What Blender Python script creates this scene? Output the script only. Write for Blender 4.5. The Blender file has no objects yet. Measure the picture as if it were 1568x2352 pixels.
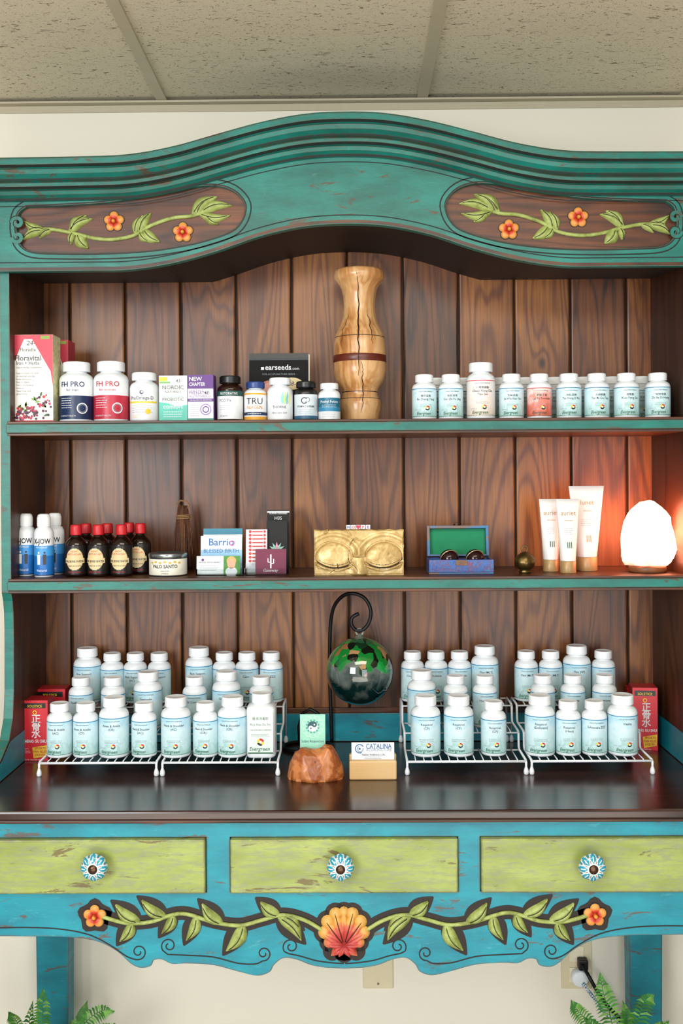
import bpy,bmesh,math,random
from mathutils import Vector,Matrix,Euler,noise
random.seed(7)
sc=bpy.context.scene
try:
    sc.view_settings.view_transform='Standard'
    sc.view_settings.look='None'
except Exception: pass
COL=sc.collection
# ------------------------------------------------ camera
F=35/36*2352; CAMY=-2.346; CAMZ=1.55; YAW=0.0087; ROLL=-0.0065
cd=bpy.data.cameras.new('camera'); cam=bpy.data.objects.new('camera',cd); COL.objects.link(cam)
cd.lens=35; cd.sensor_width=36; cd.shift_y=-74/2352; cd.clip_start=.05
CM=Matrix.Rotation(YAW,4,'Z')@Matrix.Rotation(math.pi/2,4,'X')@Matrix.Rotation(ROLL,4,'Z')
cam.matrix_world=Matrix.Translation((0,CAMY,CAMZ))@CM
sc.camera=cam
CMI=CM.inverted()
def P(px,py,y):
    "photo measurement -> world X,Z on the vertical plane at depth y"
    d=CM@Vector(((px-784)/F,-(py-1102)/F,-1)); t=(y-CAMY)/d.y
    return d.x*t,CAMZ+d.z*t
def proj(x,y,z):
    v=CMI@Vector((x,y-CAMY,z-CAMZ)); return 784+F*v.x/-v.z,1102-F*v.y/-v.z
def XA(px,y,z):
    py=1102
    for i in range(3):
        x,_=P(px,py,y); _,py=proj(x,y,z)
    return P(px,py,y)[0]
def S(y): return F/(y-CAMY)
# ------------------------------------------------ materials
def lin(h):
    h=h.lstrip('#'); r=[]
    for i in (0,2,4):
        c=int(h[i:i+2],16)/255; r.append(c/12.92 if c<=.04045 else ((c+.055)/1.055)**2.4)
    return (r[0],r[1],r[2],1)
MC={}
class T:
    def __init__(s,name):
        s.m=bpy.data.materials.new(name); s.m.use_nodes=True; s.t=s.m.node_tree
        s.b=s.t.nodes['Principled BSDF']; s.tc=s.t.nodes.new('ShaderNodeTexCoord')
    def n(s,ty,**k):
        n=s.t.nodes.new(ty)
        for a,v in k.items():
            if a.startswith('_'): setattr(n,a[1:],v)
            else:
                a2=a.replace('__',' ')
                tgt=n.inputs[int(a2[1:])] if a2[0]=='i' and a2[1:].isdigit() else n.inputs[a2]
                if isinstance(v,bpy.types.NodeSocket): s.t.links.new(v,tgt)
                else: tgt.default_value=v
        return n
    def map(s,scale,loc=(0,0,0)):
        return s.n('ShaderNodeMapping',Vector=s.tc.outputs['Object'],Scale=scale,Location=loc).outputs[0]
    def noise(s,vec,scale,detail=4,dist=0,rough=.5):
        return s.n('ShaderNodeTexNoise',Vector=vec,Scale=scale,Detail=detail,Distortion=dist,Roughness=rough).outputs[0]
    def ramp(s,fac,stops,interp='LINEAR'):
        r=s.n('ShaderNodeValToRGB',Fac=fac); e=r.color_ramp; e.interpolation=interp
        while len(e.elements)<len(stops): e.elements.new(.5)
        for el,(p,c) in zip(e.elements,stops):
            el.position=p; el.color=c if not isinstance(c,str) else lin(c)
        return r.outputs[0]
    def mix(s,f,a,b,mode='MIX'):
        n=s.t.nodes.new('ShaderNodeMix'); n.data_type='RGBA'; n.blend_type=mode
        for i,v in ((0,f),(6,a),(7,b)):
            if isinstance(v,bpy.types.NodeSocket): s.t.links.new(v,n.inputs[i])
            else: n.inputs[i].default_value=lin(v) if isinstance(v,str) else v
        return n.outputs[2]
    def math(s,op,a,b=0.0):
        n=s.t.nodes.new('ShaderNodeMath'); n.operation=op
        for i,v in ((0,a),(1,b)):
            if isinstance(v,bpy.types.NodeSocket): s.t.links.new(v,n.inputs[i])
            else: n.inputs[i].default_value=v
        return n.outputs[0]
    def set(s,color=None,rough=None,metal=None,bump=None,bs=.3,bd=.002,**k):
        def put(name,v):
            if isinstance(v,bpy.types.NodeSocket): s.t.links.new(v,s.b.inputs[name])
            else: s.b.inputs[name].default_value=lin(v) if isinstance(v,str) else v
        if color is not None: put('Base Color',color)
        if rough is not None: put('Roughness',rough)
        if metal is not None: put('Metallic',metal)
        for a,v in k.items(): put(a.replace('__',' '),v)
        if bump is not None:
            b=s.n('ShaderNodeBump',Height=bump,Strength=bs,Distance=bd); s.t.links.new(b.outputs[0],s.b.inputs['Normal'])
        return s.m
def pm(h,rough=.5,metal=0,var=.06,scale=60,bump=0,**k):
    key=(h,rough,metal,var,scale,bump,tuple(sorted(k.items())))
    if key in MC: return MC[key]
    t=T('surface_'+h.strip('#')); c=lin(h)
    nz=t.noise(t.tc.outputs['Object'],scale,3)
    a=tuple(x*(1-var) for x in c[:3])+(1,); b=tuple(min(1,x*(1+var)) for x in c[:3])+(1,)
    col=t.ramp(nz,[(.3,a),(.7,b)])
    MC[key]=t.set(col,rough,metal,bump=nz if bump else None,bs=bump,**k)
    return MC[key]
def paint(name,base,light,worn,amt=.62,sc=(3,3,11),rough=.42,w2=None,scuff=.60,edge=.006):
    t=T(name); v=t.map(sc)
    n1=t.noise(v,3.2,9,.6,.68); n2=t.noise(t.map((2,2,5)),4,5,.3,.6); n3=t.noise(v,9,8,.4,.7); n4=t.noise(t.map((5,5,16),(3,1,5)),4.5,8,.8,.75)
    c=t.mix(t.ramp(n2,[(.35,'#000000'),(.68,'#ffffff')]),base,light)
    c=t.mix(t.ramp(n3,[(scuff,'#000000'),(scuff+.10,'#bbbbbb')]),c,w2 or light)
    c=t.mix(t.ramp(n4,[(.30,'#cccccc'),(.37,'#000000')]),c,w2 or light)
    f=t.ramp(n1,[(amt,'#000000'),(amt+.035,'#e8e8e8')])
    if edge:
        bv=t.n('ShaderNodeBevel',_samples=4,Radius=edge); ge=t.n('ShaderNodeNewGeometry')
        dt=t.n('ShaderNodeVectorMath',_operation='DOT_PRODUCT',i0=bv.outputs[0],i1=ge.outputs['Normal']).outputs['Value']
        ed=t.math('SUBTRACT',1.0,dt); ed=t.math('MULTIPLY',ed,t.ramp(t.noise(t.map((1,1,1)),38,5,0,.7),[(.38,'#000000'),(.55,'#ffffff')]))
        f2=t.ramp(ed,[(.008,'#000000'),(.06,'#f0f0f0')]); f=t.mix(1.0,f,f2,'LIGHTEN')
    c=t.mix(f,c,worn)
    return t.set(c,rough,0,bump=n3,bs=.35,bd=.001)
TEAL=paint('teal_paint','#04594f','#0b776b','#4f3420',.595,w2='#3b887c',scuff=.62)
TEALB=paint('turquoise_paint','#047284','#0a8c9c','#5a4232',.60,w2='#46a4ac',scuff=.60)
LIME=paint('lime_paint','#7f8c40','#9aa657','#5e482c',.59,w2='#7d8270',scuff=.47,sc=(2.6,2.6,15))
def wood(name,dark,mid,light,rough=.35,plank=None,rings=26,zs=.14,axis='z',coat=.0,bs=.25,ra=.13):
    t=T(name)
    sep=t.n('ShaderNodeSeparateXYZ',Vector=t.tc.outputs['Object'])
    if plank:
        pid=t.math('FLOOR',t.math('DIVIDE',t.math('ADD',sep.outputs[0],plank[1]),plank[0]))
        w=t.math('MULTIPLY',pid,7.31)
    else: w=None
    s={'z':(1,1,zs),'x':(zs,1,1),'y':(1,zs,1)}[axis]
    v=t.map(s)
    a=t.n('ShaderNodeTexNoise',_noise_dimensions='4D',Vector=v,Scale=9.0,Detail=2.2,Distortion=.35,Roughness=.45)
    if w is not None: t.t.links.new(w,a.inputs['W'])
    base=a.outputs[0]
    if plank:
        vo=t.n('ShaderNodeTexVoronoi',Vector=t.map((4.6,0,3.0),(.35,0,.2)),Scale=1.0)
        kd=vo.outputs['Distance']
        warp=t.math('MULTIPLY',t.math('POWER',2.718,t.math('MULTIPLY',kd,-10.0)),.15)
        base=t.math('ADD',base,warp)
    r=t.math('SINE',t.math('MULTIPLY',base,rings*6.28/2))
    r=t.math('POWER',t.math('ADD',t.math('MULTIPLY',r,.5),.5),2.5)
    s2={'z':(1,1,.03),'x':(.03,1,1),'y':(1,.03,1)}[axis]
    fib=t.noise(t.map(s2),230,3,0,.6)
    f=t.math('ADD',t.math('MULTIPLY',r,-ra*2),t.math('ADD',t.math('MULTIPLY',fib,.45),.34))
    b=t.n('ShaderNodeTexNoise',_noise_dimensions='4D',Vector=t.map((1,1,.5)),Scale=5.0,Detail=4.0)
    if w is not None: t.t.links.new(w,b.inputs['W'])
    f=t.math('ADD',f,t.math('MULTIPLY',t.math('SUBTRACT',b.outputs[0],.5),.95))
    if plank:
        wn=t.n('ShaderNodeTexWhiteNoise',_noise_dimensions='1D',W=w).outputs[0]
        f=t.math('ADD',f,t.math('MULTIPLY',t.math('SUBTRACT',wn,.5),.20))
    c=t.ramp(f,[(.12,dark),(.5,mid),(.9,light)])
    if plank:
        k=t.ramp(kd,[(.03,'#ffffff'),(.065,'#000000')])
        c=t.mix(k,c,'#220d05')
    m=t.set(c,rough,0,bump=f,bs=bs,bd=.0012)
    t.b.inputs['Coat Weight'].default_value=coat; t.b.inputs['Coat Roughness'].default_value=.3
    return m
PLANKW=.1295
PLX=.52
PLANK=wood('stained_pine','#271104','#643510','#9c6428',.42,(PLANKW,PLX+10*PLANKW),rings=34,coat=.12,ra=.11)
BROWN=wood('dark_stained_wood','#200d05','#44220d','#6a3b18',.4,axis='x',rings=18)
BROWNZ=wood('dark_stained_side','#1a0b04','#381b09','#563012',.45,axis='z',rings=16)
TOPW=wood('dark_tabletop','#120704','#2b120a','#442110',.2,axis='x',rings=14,coat=.4,bs=.08)
CARVE=wood('carved_panel_wood','#260f05','#50270e','#7d451c',.42,axis='x',rings=26)
DARK=pm('#1c0d07',.6); GROOVE=pm('#0b1815',.7); GROOVEB=pm('#1a1717',.7)
def leafmat():
    t=T('carved_leaf_paint'); n=t.noise(t.tc.outputs['Object'],45,6,.5,.65)
    c=t.ramp(n,[(.3,'#626a2c'),(.46,'#88934a'),(.62,'#9daa60'),(.75,'#6c6c38')])
    return t.set(c,.5,bump=n,bs=.4)
LEAF=leafmat()
def radial(name,stops,R):
    t=T(name); l=t.n('ShaderNodeVectorMath',_operation='LENGTH',i0=t.map((1/R,0,1/R))).outputs['Value']
    n=t.noise(t.tc.outputs['Object'],90,4)
    f=t.math('ADD',l,t.math('MULTIPLY',t.math('SUBTRACT',n,.5),.35))
    return t.set(t.ramp(f,stops),.45)
FLOWER=radial('flower_paint',[(.12,'#c98a2a'),(.24,'#ad2c1c'),(.44,'#bd3c26'),(.58,'#d08038'),(1,'#d39a4c')],.022)
SHELL=radial('shell_paint',[(.08,'#9a2a28'),(.28,'#b23c34'),(.42,'#c26648'),(.54,'#cc9648'),(1,'#c49a50')],.075)
WHITE=pm('#dde2e5',.35,var=.02); CAPW=pm('#e4e7e9',.4,var=.02); BLK=pm('#121314',.35); INK=pm('#1d2126',.6); GREY=pm('#7d858c',.6)
# ------------------------------------------------ mesh builder
TXT={}
def textmesh(s,shear=0,bold=0):
    k=(s,shear,bold)
    if k in TXT: return TXT[k]
    c=bpy.data.curves.new('t','FONT'); c.body=s; c.size=1; c.shear=shear; c.offset=bold; c.resolution_u=2
    o=bpy.data.objects.new('t',c); COL.objects.link(o)
    dg=bpy.context.evaluated_depsgraph_get(); me=bpy.data.meshes.new_from_object(o.evaluated_get(dg))
    vs=[(v.co.x,v.co.y) for v in me.vertices]; fs=[tuple(p.vertices) for p in me.polygons]
    bpy.data.objects.remove(o); bpy.data.curves.remove(c); bpy.data.meshes.remove(me)
    if vs:
        x0=min(v[0] for v in vs); x1=max(v[0] for v in vs)
    else: x0=x1=0
    TXT[k]=(vs,fs,x0,x1); return TXT[k]
class MB:
    def __init__(s): s.v=[];s.f=[];s.mi=[];s.sm=[];s.mats=[]
    def mid(s,m):
        if m not in s.mats: s.mats.append(m)
        return s.mats.index(m)
    def add(s,vs,fs,m,smooth=False):
        o=len(s.v); s.v+= [tuple(v) for v in vs]; i=s.mid(m)
        for f in fs: s.f.append(tuple(o+a for a in f)); s.mi.append(i); s.sm.append(smooth)
        return s
    def box(s,x0,y0,z0,x1,y1,z1,m):
        v=[(x0,y0,z0),(x1,y0,z0),(x1,y1,z0),(x0,y1,z0),(x0,y0,z1),(x1,y0,z1),(x1,y1,z1),(x0,y1,z1)]
        return s.add(v,[(0,3,2,1),(4,5,6,7),(0,1,5,4),(1,2,6,5),(2,3,7,6),(3,0,4,7)],m)
    def lathe(s,prof,m,n=40,rf=None,smooth=True,c=(0,0,0),mf=None):
        vs=[];fs=[]
        for j,(r,z) in enumerate(prof):
            for i in range(n):
                a=2*math.pi*i/n; rr=r*(rf(i,j,a) if rf else 1)
                vs.append((c[0]+rr*math.cos(a),c[1]+rr*math.sin(a),c[2]+z))
        for j in range(len(prof)-1):
            for i in range(n): fs.append((j*n+i,j*n+(i+1)%n,(j+1)*n+(i+1)%n,(j+1)*n+i))
        return s.add(vs,fs,m,smooth)
    def tube(s,pts,r,m,n=8,closed=False,cap=True):
        pts=[Vector(p) for p in pts]; N=len(pts); vs=[];fs=[]; up=None
        for i,p in enumerate(pts):
            a=pts[(i-1)%N] if (i>0 or closed) else p; b=pts[(i+1)%N] if (i<N-1 or closed) else p
            t=(b-a).normalized()
            if up is None: up=t.orthogonal().normalized()
            up=(up-t*up.dot(t)); up=up.normalized() if up.length>1e-6 else t.orthogonal().normalized()
            w=t.cross(up); rr=r[i] if isinstance(r,(list,tuple)) else r
            for k in range(n):
                an=2*math.pi*k/n; vs.append(p+(up*math.cos(an)+w*math.sin(an))*rr)
        for i in range(N if closed else N-1):
            for k in range(n):
                j=(i+1)%N; fs.append((i*n+k,i*n+(k+1)%n,j*n+(k+1)%n,j*n+k))
        if not closed and cap: fs.append(tuple(range(n))[::-1]); fs.append(tuple((N-1)*n+k for k in range(n)))
        return s.add(vs,fs,m,True)
    def board(s,outs,ymid,thick,m,bevel=.0015):
        c=bpy.data.curves.new('b','CURVE'); c.dimensions='2D'; c.fill_mode='BOTH'; c.extrude=thick/2-bevel; c.bevel_depth=bevel; c.bevel_resolution=1
        for o in outs:
            sp=c.splines.new('POLY'); sp.points.add(len(o)-1)
            for p,q in zip(sp.points,o): p.co=(q[0],q[1],0,1)
            sp.use_cyclic_u=True
        o=bpy.data.objects.new('b',c); COL.objects.link(o); dg=bpy.context.evaluated_depsgraph_get()
        me=bpy.data.meshes.new_from_object(o.evaluated_get(dg))
        s.add([(v.co.x,ymid-v.co.z,v.co.y) for v in me.vertices],[tuple(p.vertices) for p in me.polygons],m)
        bpy.data.objects.remove(o); bpy.data.curves.remove(c); bpy.data.meshes.remove(me); return s
    def ribbon(s,pts,w,y,m,closed=False,off=0):
        N=len(pts); vs=[];fs=[]
        for i in range(N):
            a=pts[(i-1)%N] if (i>0 or closed) else pts[i]; b=pts[(i+1)%N] if (i<N-1 or closed) else pts[i]
            dx,dz=b[0]-a[0],b[1]-a[1]; L=math.hypot(dx,dz) or 1; nx,nz=-dz/L,dx/L
            for k in (-.5,.5): vs.append((pts[i][0]+nx*(off+k*w),y,pts[i][1]+nz*(off+k*w)))
        for i in range(N if closed else N-1):
            j=(i+1)%N; fs.append((2*i,2*i+1,2*j+1,2*j))
        return s.add(vs,fs,m)
    def leaf(s,b,t,w,y,h,m,bend=0,n=10,vein=None):
        b=Vector(b);t=Vector(t);d=t-b;L=d.length;u=d/L;p=Vector((-u.y,u.x)); vs=[];fs=[]
        xs=[-1,-.8,-.45,-.12,0,.12,.45,.8,1]; mid=[]
        for i in range(n+1):
            q=i/n; ww=w*(math.sin(math.pi*min(1,q*.93+.05))**.8)*(1.15-.5*q)
            cen=b+d*q+p*bend*L*math.sin(math.pi*q)
            for x in xs:
                pt=cen+p*ww*x; hh=h*(1-x*x)**.6*math.sin(math.pi*(q*.86+.07))**.5 if abs(x)<1 else 0
                if x==0: hh*=.62
                vs.append((pt.x,y-hh,pt.y))
                if abs(x)==.12 and x>0: mid.append((cen.x,y-hh-.0003,cen.y))
        k=len(xs)
        for i in range(n):
            for j in range(k-1): fs.append((i*k+j,i*k+j+1,(i+1)*k+j+1,(i+1)*k+j))
        s.add(vs,fs,m,True)
        if vein:
            s.tube(mid[1:-1],.0007,vein,4)
        return s
    def build(s,name,parent=None,loc=(0,0,0),rot=(0,0,0),bevel=0,bseg=2):
        me=bpy.data.meshes.new(name); me.from_pydata(s.v,[],s.f)
        for m in s.mats: me.materials.append(m)
        me.polygons.foreach_set('material_index',s.mi); me.polygons.foreach_set('use_smooth',s.sm); me.update()
        o=bpy.data.objects.new(name,me); COL.objects.link(o); o.location=loc; o.rotation_euler=rot
        if parent: o.parent=parent
        if bevel:
            b=o.modifiers.new('bevel','BEVEL'); b.width=bevel; b.segments=bseg; b.limit_method='ANGLE'; b.angle_limit=math.radians(40)
        return o
def tag(o,label,cat,group=None):
    o['label']=label; o['category']=cat
    if group: o['group']=group
    return o
def thing(name,label,cat,loc,rz=0,group=None,rx=0):
    e=bpy.data.objects.new(name,None); e.empty_display_size=.02; COL.objects.link(e); e.location=loc; e.rotation_euler=(rx,0,rz)
    return tag(e,label,cat,group)
def inst(me,name,parent):
    o=bpy.data.objects.new(name,me); COL.objects.link(o); o.parent=parent; return o
class Art:
    def __init__(s,mb,R=None,y=0): s.mb=mb;s.R=R;s.y=y
    def m(s,u,v,e):
        if s.R: a=u/s.R; r=s.R+e; return (r*math.sin(a),-r*math.cos(a),v)
        return (u,s.y-e,v)
    def rect(s,u0,v0,u1,v1,m,e=.0003):
        n=max(1,int(abs(u1-u0)/s.R/.12)) if s.R else 1
        vs=[];fs=[]
        for i in range(n+1):
            u=u0+(u1-u0)*i/n; vs+=[s.m(u,v0,e),s.m(u,v1,e)]
        for i in range(n): fs.append((2*i,2*i+2,2*i+3,2*i+1))
        s.mb.add(vs,fs,m,bool(s.R)); return s
    def poly(s,pts,m,e=.0004): s.mb.add([s.m(u,v,e) for u,v in pts],[tuple(range(len(pts)))],m); return s
    def disc(s,u,v,r,m,e=.0005,n=18,ry=None,a0=0,a1=2*math.pi):
        ry=ry or r; full=abs(a1-a0-2*math.pi)<1e-6
        pts=[(u+r*math.cos(a0+(a1-a0)*i/n),v+ry*math.sin(a0+(a1-a0)*i/n)) for i in range(n+(0 if full else 1))]
        vs=[s.m(u,v,e)]+[s.m(a,b,e) for a,b in pts]; N=len(pts)
        s.mb.add(vs,[(0,i+1,(i+1)%N+1) for i in range(N if full else N-1)],m); return s
    def ring(s,u,v,r,w,m,e=.0006,n=28,a0=0,a1=2*math.pi,ry=1):
        vs=[];fs=[]
        for i in range(n+1):
            a=a0+(a1-a0)*i/n
            for q in (r-w/2,r+w/2): vs.append(s.m(u+q*math.cos(a),v+q*ry*math.sin(a),e))
        for i in range(n): fs.append((2*i,2*i+1,2*i+3,2*i+2))
        s.mb.add(vs,fs,m); return s
    def text(s,st,u,v,size,m,e=.0005,al='c',shear=0,bold=0,fit=None):
        vs,fs,x0,x1=textmesh(st,shear,bold)
        if not vs: return s
        k=size; kx=size
        if fit and (x1-x0)*k>fit: kx=fit/(x1-x0); k=min(k,kx*1.35)
        o={'c':(x0+x1)/2,'l':x0,'r':x1}[al]
        s.mb.add([s.m(u+(x-o)*kx,v+y*k,e) for x,y in vs],fs,m); return s
    def micro(s,u0,u1,v,n,dv,m,h=.0007,e=.0004):
        rd=random.Random(int(abs(v)*1e5)+n)
        for i in range(n):
            u=u0+rd.random()*.001
            while u<u1:
                w=rd.uniform(.0015,.005); 
                if u+w>u1: break
                s.rect(u,v-i*dv,u+w,v-i*dv+h,m,e); u+=w+.0009
        return s
def crom(pts,n=6):
    out=[]; N=len(pts)
    for i in range(N-1):
        p0=Vector(pts[max(0,i-1)]);p1=Vector(pts[i]);p2=Vector(pts[i+1]);p3=Vector(pts[min(N-1,i+2)])
        for k in range(n):
            t=k/n; out.append(tuple(.5*((2*p1)+(p2-p0)*t+(2*p0-5*p1+4*p2-p3)*t*t+(3*p1-p0-3*p2+p3)*t**3)))
    out.append(tuple(pts[-1])); return out
def interp(pts,x):
    if x<=pts[0][0]: return pts[0][1]
    for a,b in zip(pts,pts[1:]):
        if x<=b[0]: return a[1]+(b[1]-a[1])*(x-a[0])/(b[0]-a[0])
    return pts[-1][1]
def grow(pts,d):
    N=len(pts); ar=sum(pts[i][0]*pts[(i+1)%N][1]-pts[(i+1)%N][0]*pts[i][1] for i in range(N)); sg=1 if ar>0 else -1; out=[]
    for i in range(N):
        a=pts[i-1];b=pts[(i+1)%N]; dx,dz=b[0]-a[0],b[1]-a[1]; L=math.hypot(dx,dz) or 1
        out.append((pts[i][0]+sg*dz/L*d,pts[i][1]-sg*dx/L*d))
    return out
def struct(o): o['kind']='structure'; return o
# ------------------------------------------------ room
def wallmat(name,h):
    t=T(name); n=t.noise(t.tc.outputs['Object'],120,4); n2=t.noise(t.tc.outputs['Object'],2,2)
    return t.set(t.mix(n2,h,tuple(x*.94 for x in lin(h)[:3])+(1,)),.85,bump=n,bs=.12)
WALL=wallmat('wall_paint','#e2dccb')
struct(MB().box(-3.2,0,0,3.2,.1,2.439,WALL).build('wall_back'))
t=T('floor_planks'); v=t.map((1,1,1)); br=t.n('ShaderNodeTexBrick',Vector=v,Scale=1.5,Color1=lin('#b3a590'),Color2=lin('#a89a85'),Mortar=lin('#5a5046'))
FLOORM=t.set(br.outputs[0],.5)
struct(MB().box(-3.2,-4.2,-.05,3.2,0,0,FLOORM).build('floor'))
t=T('acoustic_tile')
nA=t.noise(t.map((16,46,1)),2.4,3,1.6,.55); nB=t.noise(t.map((20,34,1)),6.5,2,1.2,.5); nC=t.noise(t.map((1,1,1)),420,2,0,.6)
fa=t.ramp(nA,[(.335,'#ffffff'),(.365,'#000000')]); fb=t.ramp(nB,[(.315,'#ffffff'),(.35,'#000000')]); fc=t.ramp(nC,[(.32,'#888888'),(.41,'#000000')])
f1=t.mix(1.0,fa,fb,'LIGHTEN'); f2=t.mix(1.0,f1,fc,'LIGHTEN')
colr=t.mix(f2,'#cfc4ab','#84755c')
TILE=t.set(colr,.95,bump=t.math('SUBTRACT',1.0,f2),bs=.6,bd=.003)
struct(MB().box(-3.2,-4.2,2.447,3.2,.1,2.5,TILE).build('ceiling'))
GRID=pm('#b0a68d',.5,var=.02)
k=1
for gx in (-.4356-.611,-.4356,.175,.175+.611):
    struct(MB().box(gx-.012,-4.2,2.441,gx+.012,-.0,2.4469,GRID).build('trim_%d'%k)); k+=1
struct(MB().box(-3.2,-.61-.012,2.442,3.2,-.61+.012,2.4462,GRID).build('trim_%d'%k)); k+=1
struct(MB().box(-3.2,-.022,2.436,3.2,-.0002,2.4405,GRID).box(-3.2,-.003,2.42,3.2,-.0001,2.436,GRID).build('trim_%d'%k)); k+=1
struct(MB().box(-3.2,-.014,0,3.2,0,.1,pm('#e4ddcd',.5)).build('baseboard_back',bevel=.003))
# ------------------------------------------------ HUTCH
CX=-.006; HI=.705; YF=-.267; ZC=.943
hutch=thing('display_hutch','carved teal display hutch with pine plank back and arched cornice','hutch',(CX,-.14,ZC))
def hb(mb,name,par=None,**k):
    o=mb.build(name,None,**k); o.parent=par or hutch; return o
HL=Vector((CX,-.14,ZC))
def shift(mb,off):
    mb.v=[(a-off[0],b-off[1],c-off[2]) for a,b,c in mb.v]; return mb
top=[(0,.741),(.083,.737),(.171,.721),(.259,.698),(.346,.6745),(.434,.6596),(.526,.656),(.78,.654)]
bot=[(0,.531),(.086,.526),(.176,.507),(.266,.477),(.356,.453),(.447,.4395),(.54,.438),(.78,.438)]
topc=crom([(-top[1][0],top[1][1])]+top,6)[6:]; botc=crom([(-bot[1][0],bot[1][1])]+bot,6)[6:]
def zt(x): return 1.55+interp(topc,abs(x-CX))
def zb(x): return 1.55+interp(botc,abs(x-CX))
HW=.748
xs=[CX-HW+2*HW*i/120 for i in range(121)]
def mir(p,c=CX): return [(2*c-a,b) for a,b in p]
YH=-.285
panelpx=[(60,474),(150,470),(250,463),(330,449),(400,434),(450,427),(495,425),(535,437),(560,462),(563,485),(552,512),(528,533),(470,553),(400,568),(320,578),(230,582),(130,582),(75,579),(48,565),(38,540),(36,515),(42,488)]
pan=[P(a,b,YH) for a,b in panelpx]; pan=crom(pan+[pan[0]],3)[:-1]
mb=MB()
outline=[(x,zb(x)) for x in xs]+[(x,zt(x)-.02) for x in xs[::-1]]
mb.board([outline,pan,mir(pan)],(YH+YF)/2,abs(YH-YF),TEAL,.0012)
mb.ribbon([(x,zb(x)+.017) for x in xs],.0022,YH-.0004,GROOVE)
mb.ribbon([(x,zb(x)+.004) for x in xs],.006,YH-.0005,BROWN)
for q in (pan,mir(pan)):
    mb.ribbon(grow(q,.0115),.0028,YH-.0004,GROOVE,True)
    mb.ribbon(grow(q,.0015),.0024,YH-.0005,DARK,True)
def spiral(cx,cz,r,turns,a0,dirn,n=26):
    return [(cx+r*(1-.75*i/n)*math.cos(a0+dirn*turns*6.283*i/n),cz+r*(1-.75*i/n)*math.sin(a0+dirn*turns*6.283*i/n)) for i in range(n+1)]
for cy,d in ((512,1),(545,-1)):
    c=P(40,cy,YH); sp=spiral(c[0],c[1],.012,1.1,math.pi,-d)
    for q in (sp,mir(sp)): 
        mb.ribbon(q,.0075,YH-.0008,TEAL); mb.ribbon(q,.0016,YH-.0011,GROOVE,off=.0045)
mb.ribbon([(x,zt(x)-.083) for x in xs],.002,YH-.0004,GROOVE)
hb(shift(mb,HL),'header_board')
panels=[]
for side in (0,1):
    f=(lambda p:p) if side==0 else mir
    mb=MB(); q=f(grow(pan,.006))
    mb.board([q],-.270,.008,CARVE,.001)
    pnl=hb(shift(mb,HL),'carved_panel'); panels.append(pnl)
    mb=MB(); YV=-.2745
    g=lambda a,b: f([P(a,b,YH)])[0]
    st=crom([g(*p) for p in [(62,527),(110,524),(160,532),(215,545),(260,547),(305,538),(345,515),(395,498),(440,493),(475,480),(520,468)]],5)
    mb.tube([(a,YV-.001,b) for a,b in st],.0042,LEAF,8)
    for (b,tp,w) in [((95,525),(52,505),12),((95,527),(50,548),12),((100,525),(62,528),9),((115,525),(88,545),9),
                     ((160,530),(196,492),15),((155,530),(210,500),13),((175,535),(200,568),16),((165,532),(160,560),9),
                     ((318,532),(345,487),14),((308,535),(326,492),11),((328,525),(365,553),14),((318,530),(340,553),10),
                     ((440,492),(497,449),16),((450,492),(480,455),12),((460,485),(532,470),13),((455,488),(528,492),12),((470,488),(500,513),10)]:
        mb.leaf(g(*b),g(*tp),w/1108,YV,.009,LEAF,bend=.12*(1 if tp[1]<b[1] else -1)*(1 if side==0 else -1),vein=DARK)
    hb(shift(mb,HL),'carved_vine',pnl)
def flower(mb,r,y,m):
    for i in range(5):
        a=math.pi/2+i*2*math.pi/5
        c=(r*.58*math.cos(a),r*.58*math.sin(a)); vs=[];fs=[];n=14
        vs.append((c[0],y-.006,c[1]))
        for rr,h in ((.22,.0058),(.36,.0042),(.44,0)):
            for k in range(n):
                b=2*math.pi*k/n; vs.append((c[0]+r*rr*math.cos(b),y-h,c[1]+r*rr*math.sin(b)))
        for k in range(n): fs.append((0,1+k,1+(k+1)%n))
        for j in range(2):
            for k in range(n): fs.append((1+j*n+k,1+(j+1)*n+k,1+(j+1)*n+(k+1)%n,1+j*n+(k+1)%n))
        mb.add(vs,fs,m,True)
        mb.ribbon([(c[0]+r*.45*math.cos(2*math.pi*k/n),c[1]+r*.45*math.sin(2*math.pi*k/n)) for k in range(n)],r*.07,y-.0012,DARK,True)
    vs=[(0,y-.012,0)];fs=[]
    for rr,h in ((.12,.011),(.2,.008),(.24,0)):
        for k in range(12):
            b=2*math.pi*k/12; vs.append((r*rr*math.cos(b),y-h,r*rr*math.sin(b)))
    for k in range(12): fs.append((0,1+k,1+(k+1)%12))
    for j in range(2):
        for k in range(12): fs.append((1+j*12+k,1+(j+1)*12+k,1+(j+1)*12+(k+1)%12,1+j*12+(k+1)%12))
    mb.add(vs,fs,m,True)
    return mb
for side in (0,1):
    for (a,b) in ((259,506),(418,531)):
        q=P(a,b,YH); x=q[0] if side==0 else 2*CX-q[0]
        o=flower(MB(),.0215,0,FLOWER).build('carved_flower',panels[side]); o.location=(x-HL.x,-.2742-HL.y,q[1]-HL.z)
prof=[(.0,0,TEAL),(-.058,0,TEAL),(-.062,-.004,TEAL),(-.062,-.016,TEAL),(-.056,-.020,GROOVE),(-.05,-.022,TEAL),(-.046,-.030,TEAL),(-.036,-.037,TEAL),(-.036,-.040,GROOVE),(-.030,-.041,TEAL),(-.034,-.045,TEAL),(-.034,-.052,TEAL),(-.028,-.056,GROOVE),(-.020,-.057,TEAL),(-.016,-.064,TEAL),(-.007,-.069,TEAL),(-.007,-.073,GROOVE),(0.0,-.074,TEAL)]
mb=MB(); XC=[CX-.80+1.6*i/140 for i in range(141)]
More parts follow.
